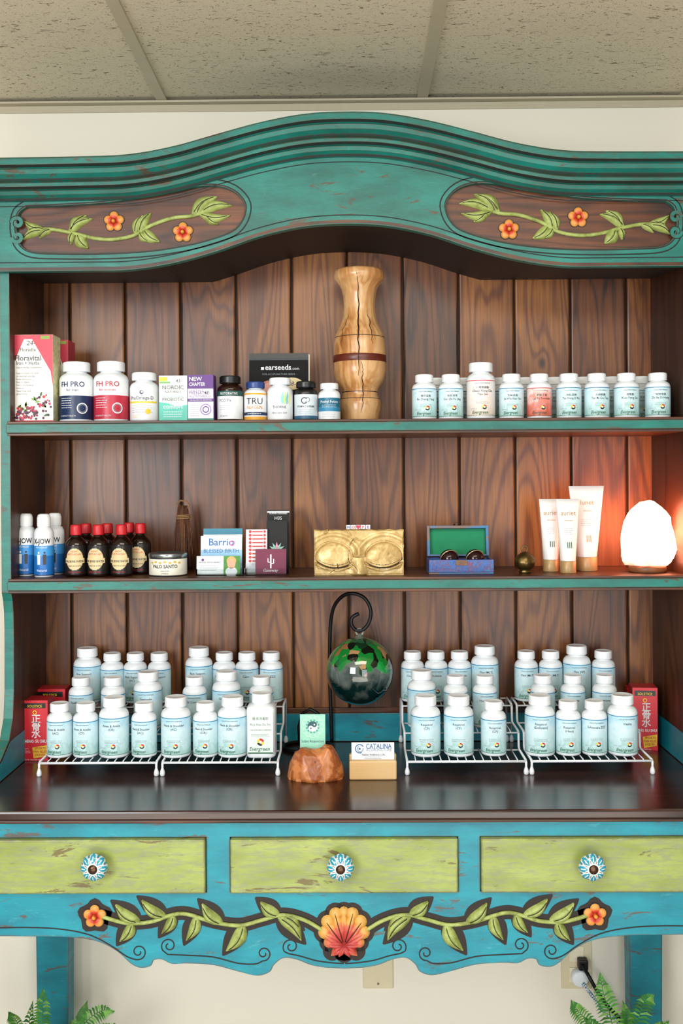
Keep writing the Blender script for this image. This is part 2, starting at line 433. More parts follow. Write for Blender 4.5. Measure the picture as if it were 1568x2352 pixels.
for j in range(len(prof)-1):
    a,b=prof[j],prof[j+1]; m=b[2] if b[2] is GROOVE else TEAL
    vs=[];fs=[]
    for i,x in enumerate(XC): vs+=[(x,YH+a[0],zt(x)+a[1]),(x,YH+b[0],zt(x)+b[1])]
    for i in range(len(XC)-1): fs.append((2*i,2*i+1,2*i+3,2*i+2))
    mb.add(vs,fs,m,False)
vs=[];fs=[]
for x in XC: vs+=[(x,YH,zt(x)),(x,-.03,zt(x)),(x,-.03,zt(x)-.02),(x,YH,zt(x)-.074)]
for i in range(len(XC)-1):
    for k2 in range(3): fs.append((4*i+k2,4*i+4+k2,4*i+5+k2,4*i+1+k2))
mb.add(vs,fs,TEAL)
for x in (XC[0],XC[-1]): mb.add([(x,YH+p[0],zt(x)+p[1]) for p in prof],[tuple(range(len(prof)))],TEAL)
hb(shift(mb,HL),'cornice')
mb=MB(); vs=[];fs=[]
for x in xs:
    za=zb(x)+.002; zz0=max(za-.004,2.012)
    vs+=[(x,YF+.001,za),(x,-.0305,zz0),(x,-.0305,zz0+.012),(x,YF+.001,za+.014)]
for i in range(len(xs)-1):
    for k2 in range(4): fs.append((4*i+k2,4*i+(k2+1)%4,4*i+4+(k2+1)%4,4*i+4+k2))
mb.add(vs,fs,DARK); hb(shift(mb,HL),'soffit')
mb=MB(); XL=CX-HI; XR=CX+HI
base=P(800,1200,-.03)[0]
while base-PLANKW>XL-.2: base-=PLANKW
PLB=base
x=base
while x<XR:
    a=max(x,XL-.02)+.0022; b=min(x+PLANKW,XR+.02)-.0022
    if b-a>.01: mb.box(a,-.030,ZC+.001,b,-.016,2.14,PLANK)
    x+=PLANKW
mb.box(XL-.02,-.018,ZC+.001,XR+.02,-.008,2.14,DARK)
for n in PLANK.node_tree.nodes:
    if n.type=='MATH' and n.operation=='ADD' and not n.inputs[1].is_linked and abs(n.inputs[1].default_value-(PLX+10*PLANKW))<1e-6:
        n.inputs[1].default_value=-(PLB-CX)+20*PLANKW
hb(shift(mb,HL),'back_panel',bevel=.004)
sp=[(-.01,ZC+.001),(-.40,ZC+.001),(-.40,ZC+.012),(-.375,ZC+.028),(-.33,ZC+.045),(-.285,ZC+.07),(-.262,ZC+.11),(-.254,ZC+.17),(-.252,1.24),(-.254,1.275),(-.259,1.30),(YF,1.318),(YF,2.19),(-.01,2.19)]
for sx in (-1,1):
    mb=MB(); n=len(sp)
    xi=CX+sx*HI; xo=CX+sx*(HI+.020)
    mb.add([(xi,a,b) for a,b in sp],[tuple(range(n))],BROWNZ)
    mb.add([(xo,a,b) for a,b in sp],[tuple(range(n))],TEAL)
    mb.add([(xi,a,b) for a,b in sp]+[(xo,a,b) for a,b in sp],[(i,(i+1)%n,n+(i+1)%n,n+i) for i in range(n)],TEAL)
    low=[(-.395,ZC+.002),(-.395,ZC+.012),(-.37,ZC+.026),(-.328,ZC+.042),(-.283,ZC+.066),(-.252,ZC+.068),(-.042,ZC+.068),(-.042,ZC+.002)]
    mb.add([(xi-sx*.0006,a,b) for a,b in low],[tuple(range(len(low)))],TEALB)
    hb(shift(mb,HL),'side_panel')
mb=MB().box(XL+.001,-.040,ZC+.001,XR-.001,-.0305,ZC+.066,TEALB).box(XL+.001,-.037,ZC+.066,XR-.001,-.0305,ZC+.078,BROWN)
hb(shift(mb,HL),'bottom_rail',bevel=.001)
Z1=1.677; Z2=1.347; TH=.031
for z in (Z1,Z2):
    mb=MB().box(XL+.0005,YF+.004,z-TH,XR-.0005,-.0305,z,BROWN)
    sh=hb(shift(mb,HL),'shelf',bevel=.002)
    mb=MB().box(XL-.008,YF-.003,z-.025,XR+.008,YF+.0038,z-.006,TEAL).box(XL-.006,YF-.001,z-.006,XR+.006,YF+.0038,z-.0003,BROWN).box(XL-.006,YF-.001,z-TH,XR+.006,YF+.0038,z-.025,BROWN)
    hb(shift(mb,HL),'shelf_edge',sh,bevel=.0012)
# ------------------------------------------------ TABLE
TX=-.016
table=thing('console_table','turquoise carved console table with three lime drawers and dark top','table',(TX,-.26,0))
TL=Vector((TX,-.26,0)); YA=-.505
def tb(mb,name,par=None,**k):
    return shift(mb,TL).build(name,par or table,**k)
mb=MB().box(TX-.82,-.520,ZC-.018,TX+.82,-.005,ZC,TOPW); tb(mb,'tabletop',bevel=.004)
mb=MB().box(TX-.80,-.515,ZC-.0245,TX+.80,-.03,ZC-.0185,BROWN); tb(mb,'moulding',bevel=.002)
sil=[(-90,2150),(60,2150),(160,2152),(225,2162),(270,2185),(300,2212),(322,2222),(345,2218),(352,2205),(372,2203),(395,2213),(430,2212),(490,2216),(545,2230),(590,2240),(618,2232),(628,2216),(650,2200),(680,2203),(715,2216),(750,2222)]
sl=[(-.765,.70)]+[P(a,b,YA) for a,b in sil]
sl[1]=(-.70,sl[2][1])
bc=crom(sl,5); zc=P(790,2224,YA)[1]
left=[(a,b) for a,b in bc if a<TX-.01]; botline=left+[(TX,zc)]+[(2*TX-a,b) for a,b in left[::-1]]
zdt=P(790,1921,YA)[1]; zdb=P(790,2050,YA)[1]
dm=(P(527,1985,YA)[0],P(1053,1985,YA)[0]); dw=dm[1]-dm[0]
dl=P(475,1985,YA)[0]; dr=P(1101,1985,YA)[0]
draws=[(dl-dw,dl),dm,(dr,dr+dw)]
ap=[(TX-.765,ZC-.0248)]+botline+[(TX+.765,ZC-.0248)]
holes=[[(a,zdb),(b,zdb),(b,zdt),(a,zdt)] for a,b in draws]
mb=MB().board([ap]+holes,YA+.011,.022,TEALB,.0012)
def g(a,b): return P(a,b,YA)
def sp_px(cx,cy,r,turns,a0,d): c=g(cx,cy); return spiral(c[0],c[1],r/1240,turns,a0,d)
L1=crom([g(*p) for p in [(-40,2132),(60,2130),(140,2134),(205,2147),(255,2172),(290,2196),(312,2204)]],5)+sp_px(318,2186,18,1.3,-math.pi/2,1)
L2=sp_px(388,2172,18,1.3,math.pi*1.2,-1)[::-1]+crom([g(*p) for p in [(385,2192),(430,2194),(490,2198),(545,2212),(585,2214),(603,2207)]],4)+sp_px(605,2190,17,1.3,-math.pi/2,1)
L3=sp_px(668,2174,19,1.3,math.pi*1.2,-1)[::-1]+crom([g(*p) for p in [(662,2190),(690,2196),(725,2206),(760,2211),(790,2213)]],4)
for L in (L1,L2,L3):
    mb.ribbon(L,.0024,YA-.0005,GROOVEB); mb.ribbon(mir(L,TX),.0024,YA-.0005,GROOVEB)
apron=tb(mb,'apron')
stem=[(236,2104),(290,2118),(345,2116),(395,2100),(430,2098),(490,2116),(550,2124),(600,2112),(650,2100),(700,2112),(740,2135)]
lv=[((320,2116),(266,2076),15),((305,2118),(276,2160),14),((380,2104),(326,2066),14),((400,2100),(372,2142),13),((452,2103),(428,2158),14),((510,2120),(464,2074),15),((560,2122),(520,2182),17),((640,2101),(598,2070),15),((640,2104),(692,2158),17),((655,2102),(688,2128),10)]
for side in (0,1):
    ff=(lambda p:p) if side==0 else (lambda p:mir(p,TX))
    mb=MB(); stw=crom([g(*p) for p in stem],5)
    mb.ribbon(ff(stw),.026,YA-.0006,DARK)
    for b,tp,w in lv:
        b2=Vector(g(*b));t2=Vector(g(*tp)); d=(t2-b2).normalized()
        q=ff([tuple(b2-d*.004),tuple(t2+d*.012)])
        mb.leaf(q[0],q[1],(w+9)/1240,YA-.0007,.0001,DARK)
    c=ff([g(218,2104)])[0]
    mb.add([(c[0]+.030*math.cos(i*.2618)*(1+.12*math.cos(5*i*.2618-1.57)),YA-.0006,c[1]+.030*math.sin(i*.2618)*(1+.12*math.cos(5*i*.2618-1.57))) for i in range(24)],[tuple(range(24))],DARK)
    tb(mb,'recess_shadow')  # flat dark brown shapes on the face: recess colour with its shadow painted in
    mb=MB(); mb.tube([(a,YA-.003,b) for a,b in ff(stw)],.0038,LEAF,8)
    for b,tp,w in lv:
        q=ff([g(*b),g(*tp)])
        mb.leaf(q[0],q[1],w/1240*1.05,YA-.001,.010,LEAF,bend=.12*(1 if side==0 else -1),vein=DARK)
    tb(mb,'carved_vine')
    o=flower(MB(),.0215,0,FLOWER).build('carved_flower',table); o.location=(c[0]-TL.x,YA-.001-TL.y,c[1])
# shell
c=g(790,2160); mb=MB(); K=.84
lob=[(186,.036,.013),(156,.050,.016),(130,.060,.016),(107,.068,.015),(90,.070,.012),(73,.068,.015),(50,.060,.016),(24,.050,.016),(-6,.036,.013)]
outl=[]
for li,(an,L,w) in enumerate(lob):
    a=math.radians(an); L*=K*1.12; w*=K
    mb.leaf((0,-.006),(L*math.cos(a),L*math.sin(a)),w,-.001,.011,SHELL,n=10,vein=DARK if li in (2,3,5,6) else None)
    cx,cz=L*.82*math.cos(a),L*.82*math.sin(a); outl.append((cx,cz,w))
    vs=[(cx,-.010,cz)];n=14
    for rr,h in ((.6,.009),(1,.001)):
        for k2 in range(n): b=2*math.pi*k2/n; vs.append((cx+w*.95*rr*math.cos(b),-h,cz+w*.95*rr*math.sin(b)))
    fs=[(0,1+k2,1+(k2+1)%n) for k2 in range(n)]+[(1+k2,1+n+k2,1+n+(k2+1)%n,1+(k2+1)%n) for k2 in range(n)]
    mb.add(vs,fs,SHELL,True)
for sx in (-1,1):
    mb.leaf((0,-.006),(sx*.024,-.026),.011,-.001,.010,SHELL,n=8); mb.leaf((0,-.008),(sx*.010,-.027),.008,-.003,.010,SHELL,n=8)
o=mb.build('carved_shell',table); o.location=(c[0]-TL.x,YA-.0005-TL.y,c[1])
mb=MB()
for cx,cz,w in outl+[(-.022,-.020,.010),(.022,-.020,.010),(0,-.024,.010),(0,.02,.03),(0,-.005,.025)]:
    R=w+.0075; mb.add([(c[0]+cx+R*math.cos(i*.314),YA-.0004-.00001*cx,c[1]+cz+R*math.sin(i*.314)) for i in range(20)],[tuple(range(20))],DARK)
tb(mb,'recess_shadow')  # flat dark discs painting the brown recess and its shadow around the shell
KW=pm('#c4ccc8',.15,var=.12); KB=pm('#2787a0',.15,var=.2); BRZ=pm('#5c4434',.3,.8,var=.2); KR=pm('#8a5a4c',.25)
kpx=[219,782,1357]
for i,(a,b) in enumerate(draws):
    mb=MB().box(a+.0022,-.514,zdb+.0022,b-.0022,-.492,zdt-.0022,LIME)
    dr_=tb(mb,'drawer',bevel=.0022)
    kx,kz=P(kpx[i],1988,-.53)
    mb=MB(); n=128
    pr=[(.007,0),(.007,.010),(.012,.013),(.0195,.017),(.0235,.022),(.0240,.025),(.0230,.0285),(.0212,.0315),(.0190,.0335),(.0165,.0350),(.0138,.0360),(.0110,.0365),(.0085,.0366)]
    for j,(r,h) in enumerate(pr):
        for k2 in range(n):
            th=2*math.pi*k2/n; q=1+(.08*abs(math.cos(4*th))-.04)*(1 if 2<j<10 else 0)
            mb.v.append((r*q*math.cos(th),-h,r*q*math.sin(th)))
    for j in range(len(pr)-1):
        for k2 in range(n):
            ph=((k2+.5)/n*8)%1; d=min(ph,1-ph)*2
            m=KW
            wid={5:.20,6:.50,7:.66,8:.72,9:.62,10:.36}.get(j)
            if wid and d<wid: m=KB
            if j in (7,8,9) and d<.14: m=KW
            if j in (4,5,6) and d>.74: m=KB
            if j==6 and d>.9: m=KR
            if j in (9,10) and d>.84: m=KR
            mb.f.append((j*n+k2,j*n+(k2+1)%n,(j+1)*n+(k2+1)%n,(j+1)*n+k2)); mb.mi.append(mb.mid(m)); mb.sm.append(True)
    vs=[(0,-.0400,0)]
    for rr,h in ((.004,.0396),(.0065,.0385),(.0080,.036)):
        for k2 in range(16): th=k2*math.pi/8; vs.append((rr*math.cos(th),-h,rr*math.sin(th)))
    fs=[(0,1+k2,1+(k2+1)%16) for k2 in range(16)]
    for j in range(2):
        for k2 in range(16): fs.append((1+j*16+k2,1+(j+1)*16+k2,1+(j+1)*16+(k2+1)%16,1+j*16+(k2+1)%16))
    mb.add(vs,fs,BRZ,True)
    o=mb.build('knob',dr_); o.location=(kx-TL.x,-.5135-TL.y,kz)
    o['label']='fluted white ceramic knob with blue petals and bronze centre'
mb=MB().box(TX-.74,-.482,.775,TX+.74,-.07,ZC-.026,DARK); tb(mb,'gap_darkener')  # unseen dark block added behind the drawers to darken their gaps
for sx in (-1,1):
    x0,x1=sorted((TX+sx*.745,TX+sx*.765)); tb(MB().box(x0,-.482,.72,x1,-.03,ZC-.0248,TEALB),'side_apron')
def loftleg(sec,m):
    mb=MB();vs=[];fs=[]
    for (x,y,z,hx,hy) in sec: vs+=[(x-hx,y-hy,z),(x+hx,y-hy,z),(x+hx,y+hy,z),(x-hx,y+hy,z)]
    for i in range(len(sec)-1):
        for k2 in range(4): fs.append((4*i+k2,4*i+(k2+1)%4,4*i+4+(k2+1)%4,4*i+4+k2))
    fs+=[(3,2,1,0),tuple(4*(len(sec)-1)+k2 for k2 in range(4))]
    return mb.add(vs,fs,m)
for sx in (-1,1):
    xb=-.687 if sx<0 else .665
    tb(loftleg([(xb,-.055,0,.034,.024),(xb,-.055,.3,.036,.024),(xb,-.055,.774,.040,.024)],TEALB),'leg',bevel=.004)
    xf=TX+sx*.728
    tb(loftleg([(xf+sx*.02,-.48,0,.022,.022),(xf+sx*.012,-.475,.08,.024,.024),(xf,-.465,.3,.026,.026),(xf+sx*.004,-.45,.55,.034,.030),(xf,-.45,.774,.034,.030)],TEALB),'leg',bevel=.004)
# ------------------------------------------------ BOTTLES
bodyC={};capC={}
def body_mesh(r,H,m,glass=False):
    k=(round(r,4),round(H,4),m.name)
    if k not in bodyC:
        p=[(0,0),(r*.9,0),(r*.97,.012*H),(r,.03*H),(r,.69*H),(r*.985,.72*H),(r*.93,.755*H),(r*.83,.785*H),(r*.70,.805*H),(r*.62,.815*H),(r*.6,.83*H),(r*.6,.87*H),(0,.87*H)]
        o=MB().lathe(p,m,44).build('bottle_body'); bodyC[k]=o.data; bpy.data.objects.remove(o)
    return bodyC[k]
def cap_mesh(r,H,m,ratio=.74,z0=.84):
    k=(round(r,4),round(H,4),m.name,ratio,z0)
    if k not in capC:
        c=r*ratio; n=96
        def rf(i,j,a): return 1 if j in (0,1,5,6,7,8) else (1.0 if i%2 else .965)
        p=[(0,z0*H),(c*.96,z0*H),(c,z0*H+.0006),(c,z0*H+.002),(c,H-.0035),(c*.985,H-.0022),(c*.94,H-.0006),(c*.88,H),(c*.84,H-.0006),(0,H-.0006)]
        o=MB().lathe(p,m,n,rf).build('cap'); capC[k]=o.data; bpy.data.objects.remove(o)
    return capC[k]
def bottle(X,y,z,r,H,bm,cm,lab,label,group,rz=0,ratio=.74,name='supplement_bottle',z0=.84,cat='bottle'):
    e=thing(name,label,cat,(X,y,z),rz,group)
    inst(body_mesh(r,H,bm),'bottle_body',e); inst(cap_mesh(r,H,cm,ratio,z0),'cap',e)
    if lab: inst(lab,'paper_label',e)
    return e
def labmat(nm,stops):
    t=T(nm); sep=t.n('ShaderNodeSeparateXYZ',Vector=t.tc.outputs['Object'])
    n=t.noise(t.tc.outputs['Object'],70,4,.8)
    f=t.math('ADD',t.math('MULTIPLY',sep.outputs[2],11.0),t.math('MULTIPLY',t.math('SUBTRACT',n,.5),.9))
    return t.set(t.ramp(f,stops),.4)
LABB=labmat('pale_blue_label',[(.12,'#a0c6c2'),(.35,'#bcd8dc'),(.6,'#c8dee4'),(.9,'#a6d0e0')]); LINEB=pm('#2a6f9a',.5); EVG=pm('#1e5a34',.5); YEL=pm('#e8c22e',.5); RED=pm('#c22a26',.5)
LABR=labmat('cream_pink_label',[(.12,'#d8c9b8'),(.45,'#e0d0ca'),(.9,'#d8dada')]); LABP=labmat('pink_red_label',[(.15,'#d0604c'),(.42,'#dc8a7c'),(.6,'#e2c0ba'),(.9,'#dcd6d6')])
LC={}
def ev_label(r,H,lines,style='b'):
    k=(r,H,tuple(lines),style)
    if k in LC: return LC[k]
    mb=MB(); A=Art(mb,r); W=r*2.5; z0,z1=.055*H,.685*H; base={'b':LABB,'r':LABR,'p':LABP}[style]
    A.rect(-W,z0,W,z1,base,.0003)
    A.rect(-W,z1-.0022,W,z1-.0008,LINEB if style=='b' else RED,.0005); A.rect(-W,z0+.001,W,z0+.0018,EVG,.0005)
    A.text('COLLECTION FORMULAS',0,z1-.0085,.0034,INK,fit=r*1.1,e=.0007)
    y=z1-.0185
    for i,l in enumerate(lines):
        big=any(ord(ch)>0x2e80 for ch in l)
        A.text(l,0,y,.0066 if not big else .0055,INK,fit=r*1.45,e=.0007,bold=.006); y-=.0072
    A.micro(-r*.5,r*.5,min(y-.002,z0+.030),3,.0022,GREY)
    A.micro(-r*.95,-r*.35,z0+.0155,2,.0018,GREY,.0005)
    A.text('Evergreen',-r*.18,z0+.0042,.0100,EVG,shear=.25,fit=r*1.15,e=.0008,bold=.008)
    cx,cz,R=r*.12,z0+.0185,.0050
    A.disc(cx,cz,R,YEL,.0006); A.disc(cx,cz,R,RED,.0008,a0=.2,a1=1.9); A.disc(cx,cz,R,BLK,.0008,a0=3.5,a1=5.2); A.disc(cx,cz,R,EVG,.0009,a0=5.2,a1=6.3); A.disc(cx,cz,R*.42,WHITE,.0011)
    o=mb.build('paper_label'); LC[k]=o.data; bpy.data.objects.remove(o); return LC[k]
rs,Hs,rl,Hl=.0262,.111,.0308,.123
ROWY=(-.256,-.166,-.081); TZ=(.031,.067,.105)
L_S='small white plastic supplement bottle with pale blue label on wire riser'
L_L='large white plastic supplement bottle with pale blue label on wire riser'
rows=[
 (0,[(137,'s',['Knee & Ankle','(AC)']),(197,'s',['Knee & Ankle','(CF)']),(262,'l',['Knee & Ankle','(CR)']),(331,'s',['Neck & Shoulder','(AC)']),(404,'l',['Neck & Shoulder','(AC)']),(472,'s',['Neck & Shoulder','(CR)']),(534,'l',['Neck & Shoulder','(CR)']),
     (977,'l',['Respitrol','(CF)']),(1053,'l',['Respitrol','(CF)']),(1133,'s',['Respitrol','(CF)']),(1239,'l',['Respitrol','(Deficient)']),(1304,'s',['Respitrol','(Heat)']),(1364,'s',['Schisandra ZZZ']),(1429,'l',['Vitality'])]),
 (1,[(186,'s',['Equilibrium']),(260,'s',['Gardenia','Complex']),(340,'l',['Gastrodia','Complex']),(447,'s',['GI Complex']),(520,'l',['GI Care II']),(600,'s',['GI Harmony']),
     (968,'l',['Herbal ABX']),(1046,'s',['Herbal DRX']),(1113,'s',['Herbal DTX']),(1246,'s',['Imbalance']),(1315,'s',['Immune','(CF)']),(1388,'s',['Immune +'])]),
 (2,[(201,'l',['Arm Support']),(258,'s',['Arm Support']),(311,'s',['Back Support','(AC)']),(366,'s',['Back Support']),(457,'l',['Back Support','(CR)']),(515,'s',['Back Support']),(567,'s',['Calm']),(623,'s',['Calm ZZZ']),
     (947,'s',['Cholisma']),(1001,'s',['Cholisma']),(1055,'s',['Corydalin']),(1113,'l',['Flex (MLT)']),(1208,'s',['Flex (MLT)']),(1264,'s',['Flex (MLT)']),(1324,'l',['Flex (NP)']),(1385,'s',['Flex (NP)'])]),
]
for ri,lst in rows:
    for (px,sz,ln) in lst:
        r,H=(rs,Hs) if sz=='s' else (rl,Hl); y=ROWY[ri]; z=ZC+TZ[ri]+.0002
        bottle(XA(px,y,z+.06),y,z,r,H,WHITE,CAPW,ev_label(r,H,ln),L_S if sz=='s' else L_L,'supplement bottles on the wire risers',random.uniform(-.12,.12))
sx_=XA(601,-.256,1.03); e=thing('square_supplement_bottle','tall squarish white bottle with pale green label on wire riser','bottle',(sx_,-.256,ZC+TZ[0]+.0002),0,'supplement bottles on the wire risers')
mb=MB(); r=.0305; H=.130; p_=4.5
def rf(i,j,a): return (abs(math.cos(a))**p_+abs(math.sin(a))**p_)**(-1/p_) if 1<=j<=5 else 1
mb.lathe([(0.001,0),(r*.94,0),(r,.004),(r,.76*H),(r*.93,.80*H),(r*.7,.83*H),(r*.5,.84*H),(r*.5,.87*H),(.001,.87*H)],WHITE,40,rf); mb.build('bottle_body',e)
inst(cap_mesh(.0305,.130,CAPW,.68,.845),'cap',e)
mb=MB(); A=Art(mb,None,-.0307); A.rect(-.026,.010,.026,.094,pm('#cfe0d6',.4,var=.08)); A.rect(-.026,.010,.026,.0125,EVG,.0005)
A.text('普濟消毒飲',0,.080,.0068,INK,fit=.034); A.text('Pu Ji Xiao Du Yin',0,.068,.0068,INK,fit=.042); A.text('Coptis & Scutellaria Combination',0,.058,.004,INK,fit=.044)
A.micro(-.02,.02,.050,3,.0025,GREY); A.text('Evergreen',-.002,.016,.0115,EVG,shear=.25,fit=.042,bold=.008)
A.disc(.0,.034,.0075,YEL,.0006);A.disc(.0,.034,.0075,RED,.0008,a0=.2,a1=1.9);A.disc(0,.034,.0075,BLK,.0008,a0=3.5,a1=5.2);A.disc(0,.034,.003,WHITE,.001)
mb.build('paper_label',e)
GT='white supplement bottles on the top shelf'
rt=.0262
tr=[(974,'Bu Zhong Tang','補中益氣'),(1035,'Gui Zhi Fu Ling','桂枝茯苓'),(1174,'Jia Wei Xiao Yao','加味逍遙'),(1238,'Lai Fu Formula','萊菔子湯'),(1306,'Tao Hong Si Wu','桃紅四物'),(1370,'Tian Ma Gou Teng','天麻鈎藤'),(1438,'Xiao Feng San','消風散'),(1510,'Zhi Bai Di Huang','知柏地黃')]
for i,(px,nm,zh) in enumerate(tr):
    y=-.205; H=P(px,862-i*.8,y)[1]-Z1
    st='p' if i==3 else 'b'
    bottle(XA(px,y,1.72),y,Z1+.0002,rt,.097,WHITE,CAPW,ev_label(rt,.097,[zh,nm],st),'white supplement bottle with %s label'%('pale pink and red' if i==3 else 'pale blue'),GT,random.uniform(-.1,.1),z0=.83)
for px in (1000,1068,1205,1272,1338,1402,1470,1150):
    y=-.13; bottle(XA(px,y,1.72),y,Z1+.0002,rt,.097,WHITE,CAPW,ev_label(rt,.097,['生化湯','Formula'],'b'),'white supplement bottle in the rear row, partly hidden',GT,0,z0=.83)
bottle(XA(1104,-.205,1.72),-.205,Z1+.0002,.0302,.1215,WHITE,CAPW,ev_label(.0302,.1215,['川芎茶調散','Chuan Xiong Cha','Tiao San'],'r'),'large white supplement bottle with pink tinted label',GT,0,ratio=.84)
def simple_label(r,H,fn,bands,W=2.7):
    mb=MB();A=Art(mb,r)
    for (a,b,m) in bands: A.rect(-r*W,a*H,r*W,b*H,m,.0003)
    fn(A,r,H); o=mb.build('paper_label'); d=o.data; bpy.data.objects.remove(o); return d
def tsb(x0,x1,yt,fn,bands,bm,cm,label,ratio=.74,y=-.2,z0=.84,rz=0):
    r=(x1-x0)/2/S(y); px=(x0+x1)/2; H=P(px,yt,y)[1]-Z1
    return bottle(XA(px,y,1.72),y,Z1+.0002,r,H,bm,cm,simple_label(r,H,fn,bands),label,None,rz,ratio,z0=z0)
NAVY=pm('#12284e',.4); CRIM=pm('#b3263c',.4); OFFW=pm('#dfe2e4',.4,var=.03); PURP=pm('#5a2d7c',.5); TEALP=pm('#57b8a4',.5)
def fh(col,sub):
    def fn(A,r,H):
        A.text('FH PRO',-.0,.575*H,.0155,col,fit=r*1.5,e=.0014,bold=.008); A.text(sub,-.0,.50*H,.008,col,fit=r*1.1,e=.001)
        A.micro(-r*.8,r*.0,.38*H,5,.005,OFFW,.0012); A.ring(r*.58,.22*H,.0105,.0024,OFFW,.0008); A.ring(r*.58,.22*H,.0075,.001,GREY,.0008)
        A.text('FH FERTILITY HEALTH',-r*.3,.085*H,.0042,OFFW,fit=r,e=.0008)
    return fn
tsb(138,215,833,fh(NAVY,'for men'),[(.04,.43,NAVY),(.43,.7,OFFW)],WHITE,CAPW,'white supplement bottle with navy blue lower label',.8,-.2)
tsb(216,295,832,fh(CRIM,'for women'),[(.04,.43,CRIM),(.43,.7,OFFW)],WHITE,CAPW,'white supplement bottle with crimson red lower label',.8,-.2)
def f(A,r,H):
    A.disc(0,.585*H,.0042,NAVY); A.disc(.001,.59*H,.0022,OFFW,.0008); A.text('ProOmega-D',0,.44*H,.0105,INK,fit=r*1.7,e=.0009); A.rect(-r*1.2,.37*H,r*1.2,.405*H,pm('#d8c234',.5),.0006); A.micro(-r*.8,r*.8,.31*H,4,.0045,GREY)
    A.disc(r*.45,.2*H,.006,YEL); A.micro(-r*.8,r*.1,.12*H,2,.004,YEL)
tsb(299,364,857,f,[(.04,.69,OFFW)],WHITE,CAPW,'white fish oil bottle with white and yellow label',.86)
AMB=pm('#241109',.12)
def f(A,r,H):
    A.rect(-r*1.5,.55*H,r*1.5,.66*H,pm('#1d4a44',.5),.0006); A.text('RESTORATIVE',0,.575*H,.008,OFFW,fit=r*1.4,e=.0009); A.text('PCO Px',-r*.3,.42*H,.009,INK,fit=r)
    A.poly([(r*.25,.5*H),(r*.95,.5*H),(r*.62,.3*H)],pm('#7fc0ae',.5)); A.poly([(r*.25,.08*H),(r*.95,.08*H),(r*.62,.28*H)],pm('#9fd0b8',.5)); A.micro(-r*.8,r*.1,.33*H,3,.004,GREY); A.text('60 capsules',-r*.4,.1*H,.004,INK,fit=r*.8)
tsb(499,558,865,f,[(.04,.66,OFFW)],AMB,BLK,'dark amber supplement bottle with white and green label',.82)
def f(A,r,H):
    A.rect(-r*1.5,.66*H,r*1.5,.70*H,pm('#d89b2a',.5),.0006); A.text('TRU',0,.42*H,.019,INK,fit=r*1.5,e=.0012); A.text('NIAGEN',0,.30*H,.010,pm('#c98a2a',.5),fit=r*1.4,e=.0009); A.rect(-r*1.5,.14*H,r*1.5,.22*H,NAVY,.0006); A.micro(-r*.7,r*.7,.17*H,1,.004,OFFW,.0012,e=.0009)
tsb(561,612,878,f,[(.02,.11,pm('#d89b2a',.5)),(.11,.7,OFFW)],WHITE,pm('#27407e',.35),'white supplement bottle with blue cap and yellow bands',.84)
def f(A,r,H):
    A.text('THORNE',0,.28*H,.008,INK,fit=r*1.1,bold=.01); A.text('Alpha-Lipoic Acid',0,.16*H,.0055,INK,fit=r*1.2)
    for i,c in enumerate(['#8fc8c8','#b8d88a','#7fb8d0','#d8d88a']): A.poly([(r*(.2+.2*i),.35*H),(r*(.4+.2*i),.45*H),(r*(.3+.2*i),.68*H),(r*(.1+.2*i),.5*H)],pm(c,.5),.0005+.0001*i)
tsb(614,672,869,f,[(.04,.69,OFFW)],WHITE,CAPW,'white supplement bottle with plain label and pastel corner pattern',.86)
def f(A,r,H):
    A.ring(-r*.1,.5*H,.006,.0018,INK,.0008,a0=.6,a1=5.6); A.ring(r*.15,.52*H,.005,.0014,GREY,.0008,a0=3.6,a1=8.4); A.text('VITAMIN D SUPREME',0,.33*H,.008,INK,fit=r*1.6,bold=.01); A.micro(-r*.6,r*.6,.27*H,3,.004,GREY); A.rect(-r*1.6,.04*H,r*1.6,.12*H,pm('#2a5a78',.5),.0006)
tsb(676,729,877,f,[(.04,.66,pm('#c8d2d8',.4))],BLK,BLK,'black supplement bottle with silver grey label',.84)
def f(A,r,H):
    A.text('Methyl Folate',0,.46*H,.0085,OFFW,fit=r*1.7,e=.0009); A.micro(-r*.7,r*.7,.4*H,2,.004,OFFW,e=.0009); A.rect(-r*1.3,.24*H,r*1.3,.36*H,pm('#2d7fa6',.5),.0008); A.micro(-r*.7,r*.7,.19*H,3,.004,GREY)
tsb(731,781,881,f,[(.04,.25,OFFW),(.25,.60,pm('#1a6480',.4)),(.60,.69,OFFW)],WHITE,CAPW,'small white supplement bottle with teal blue label',.84)
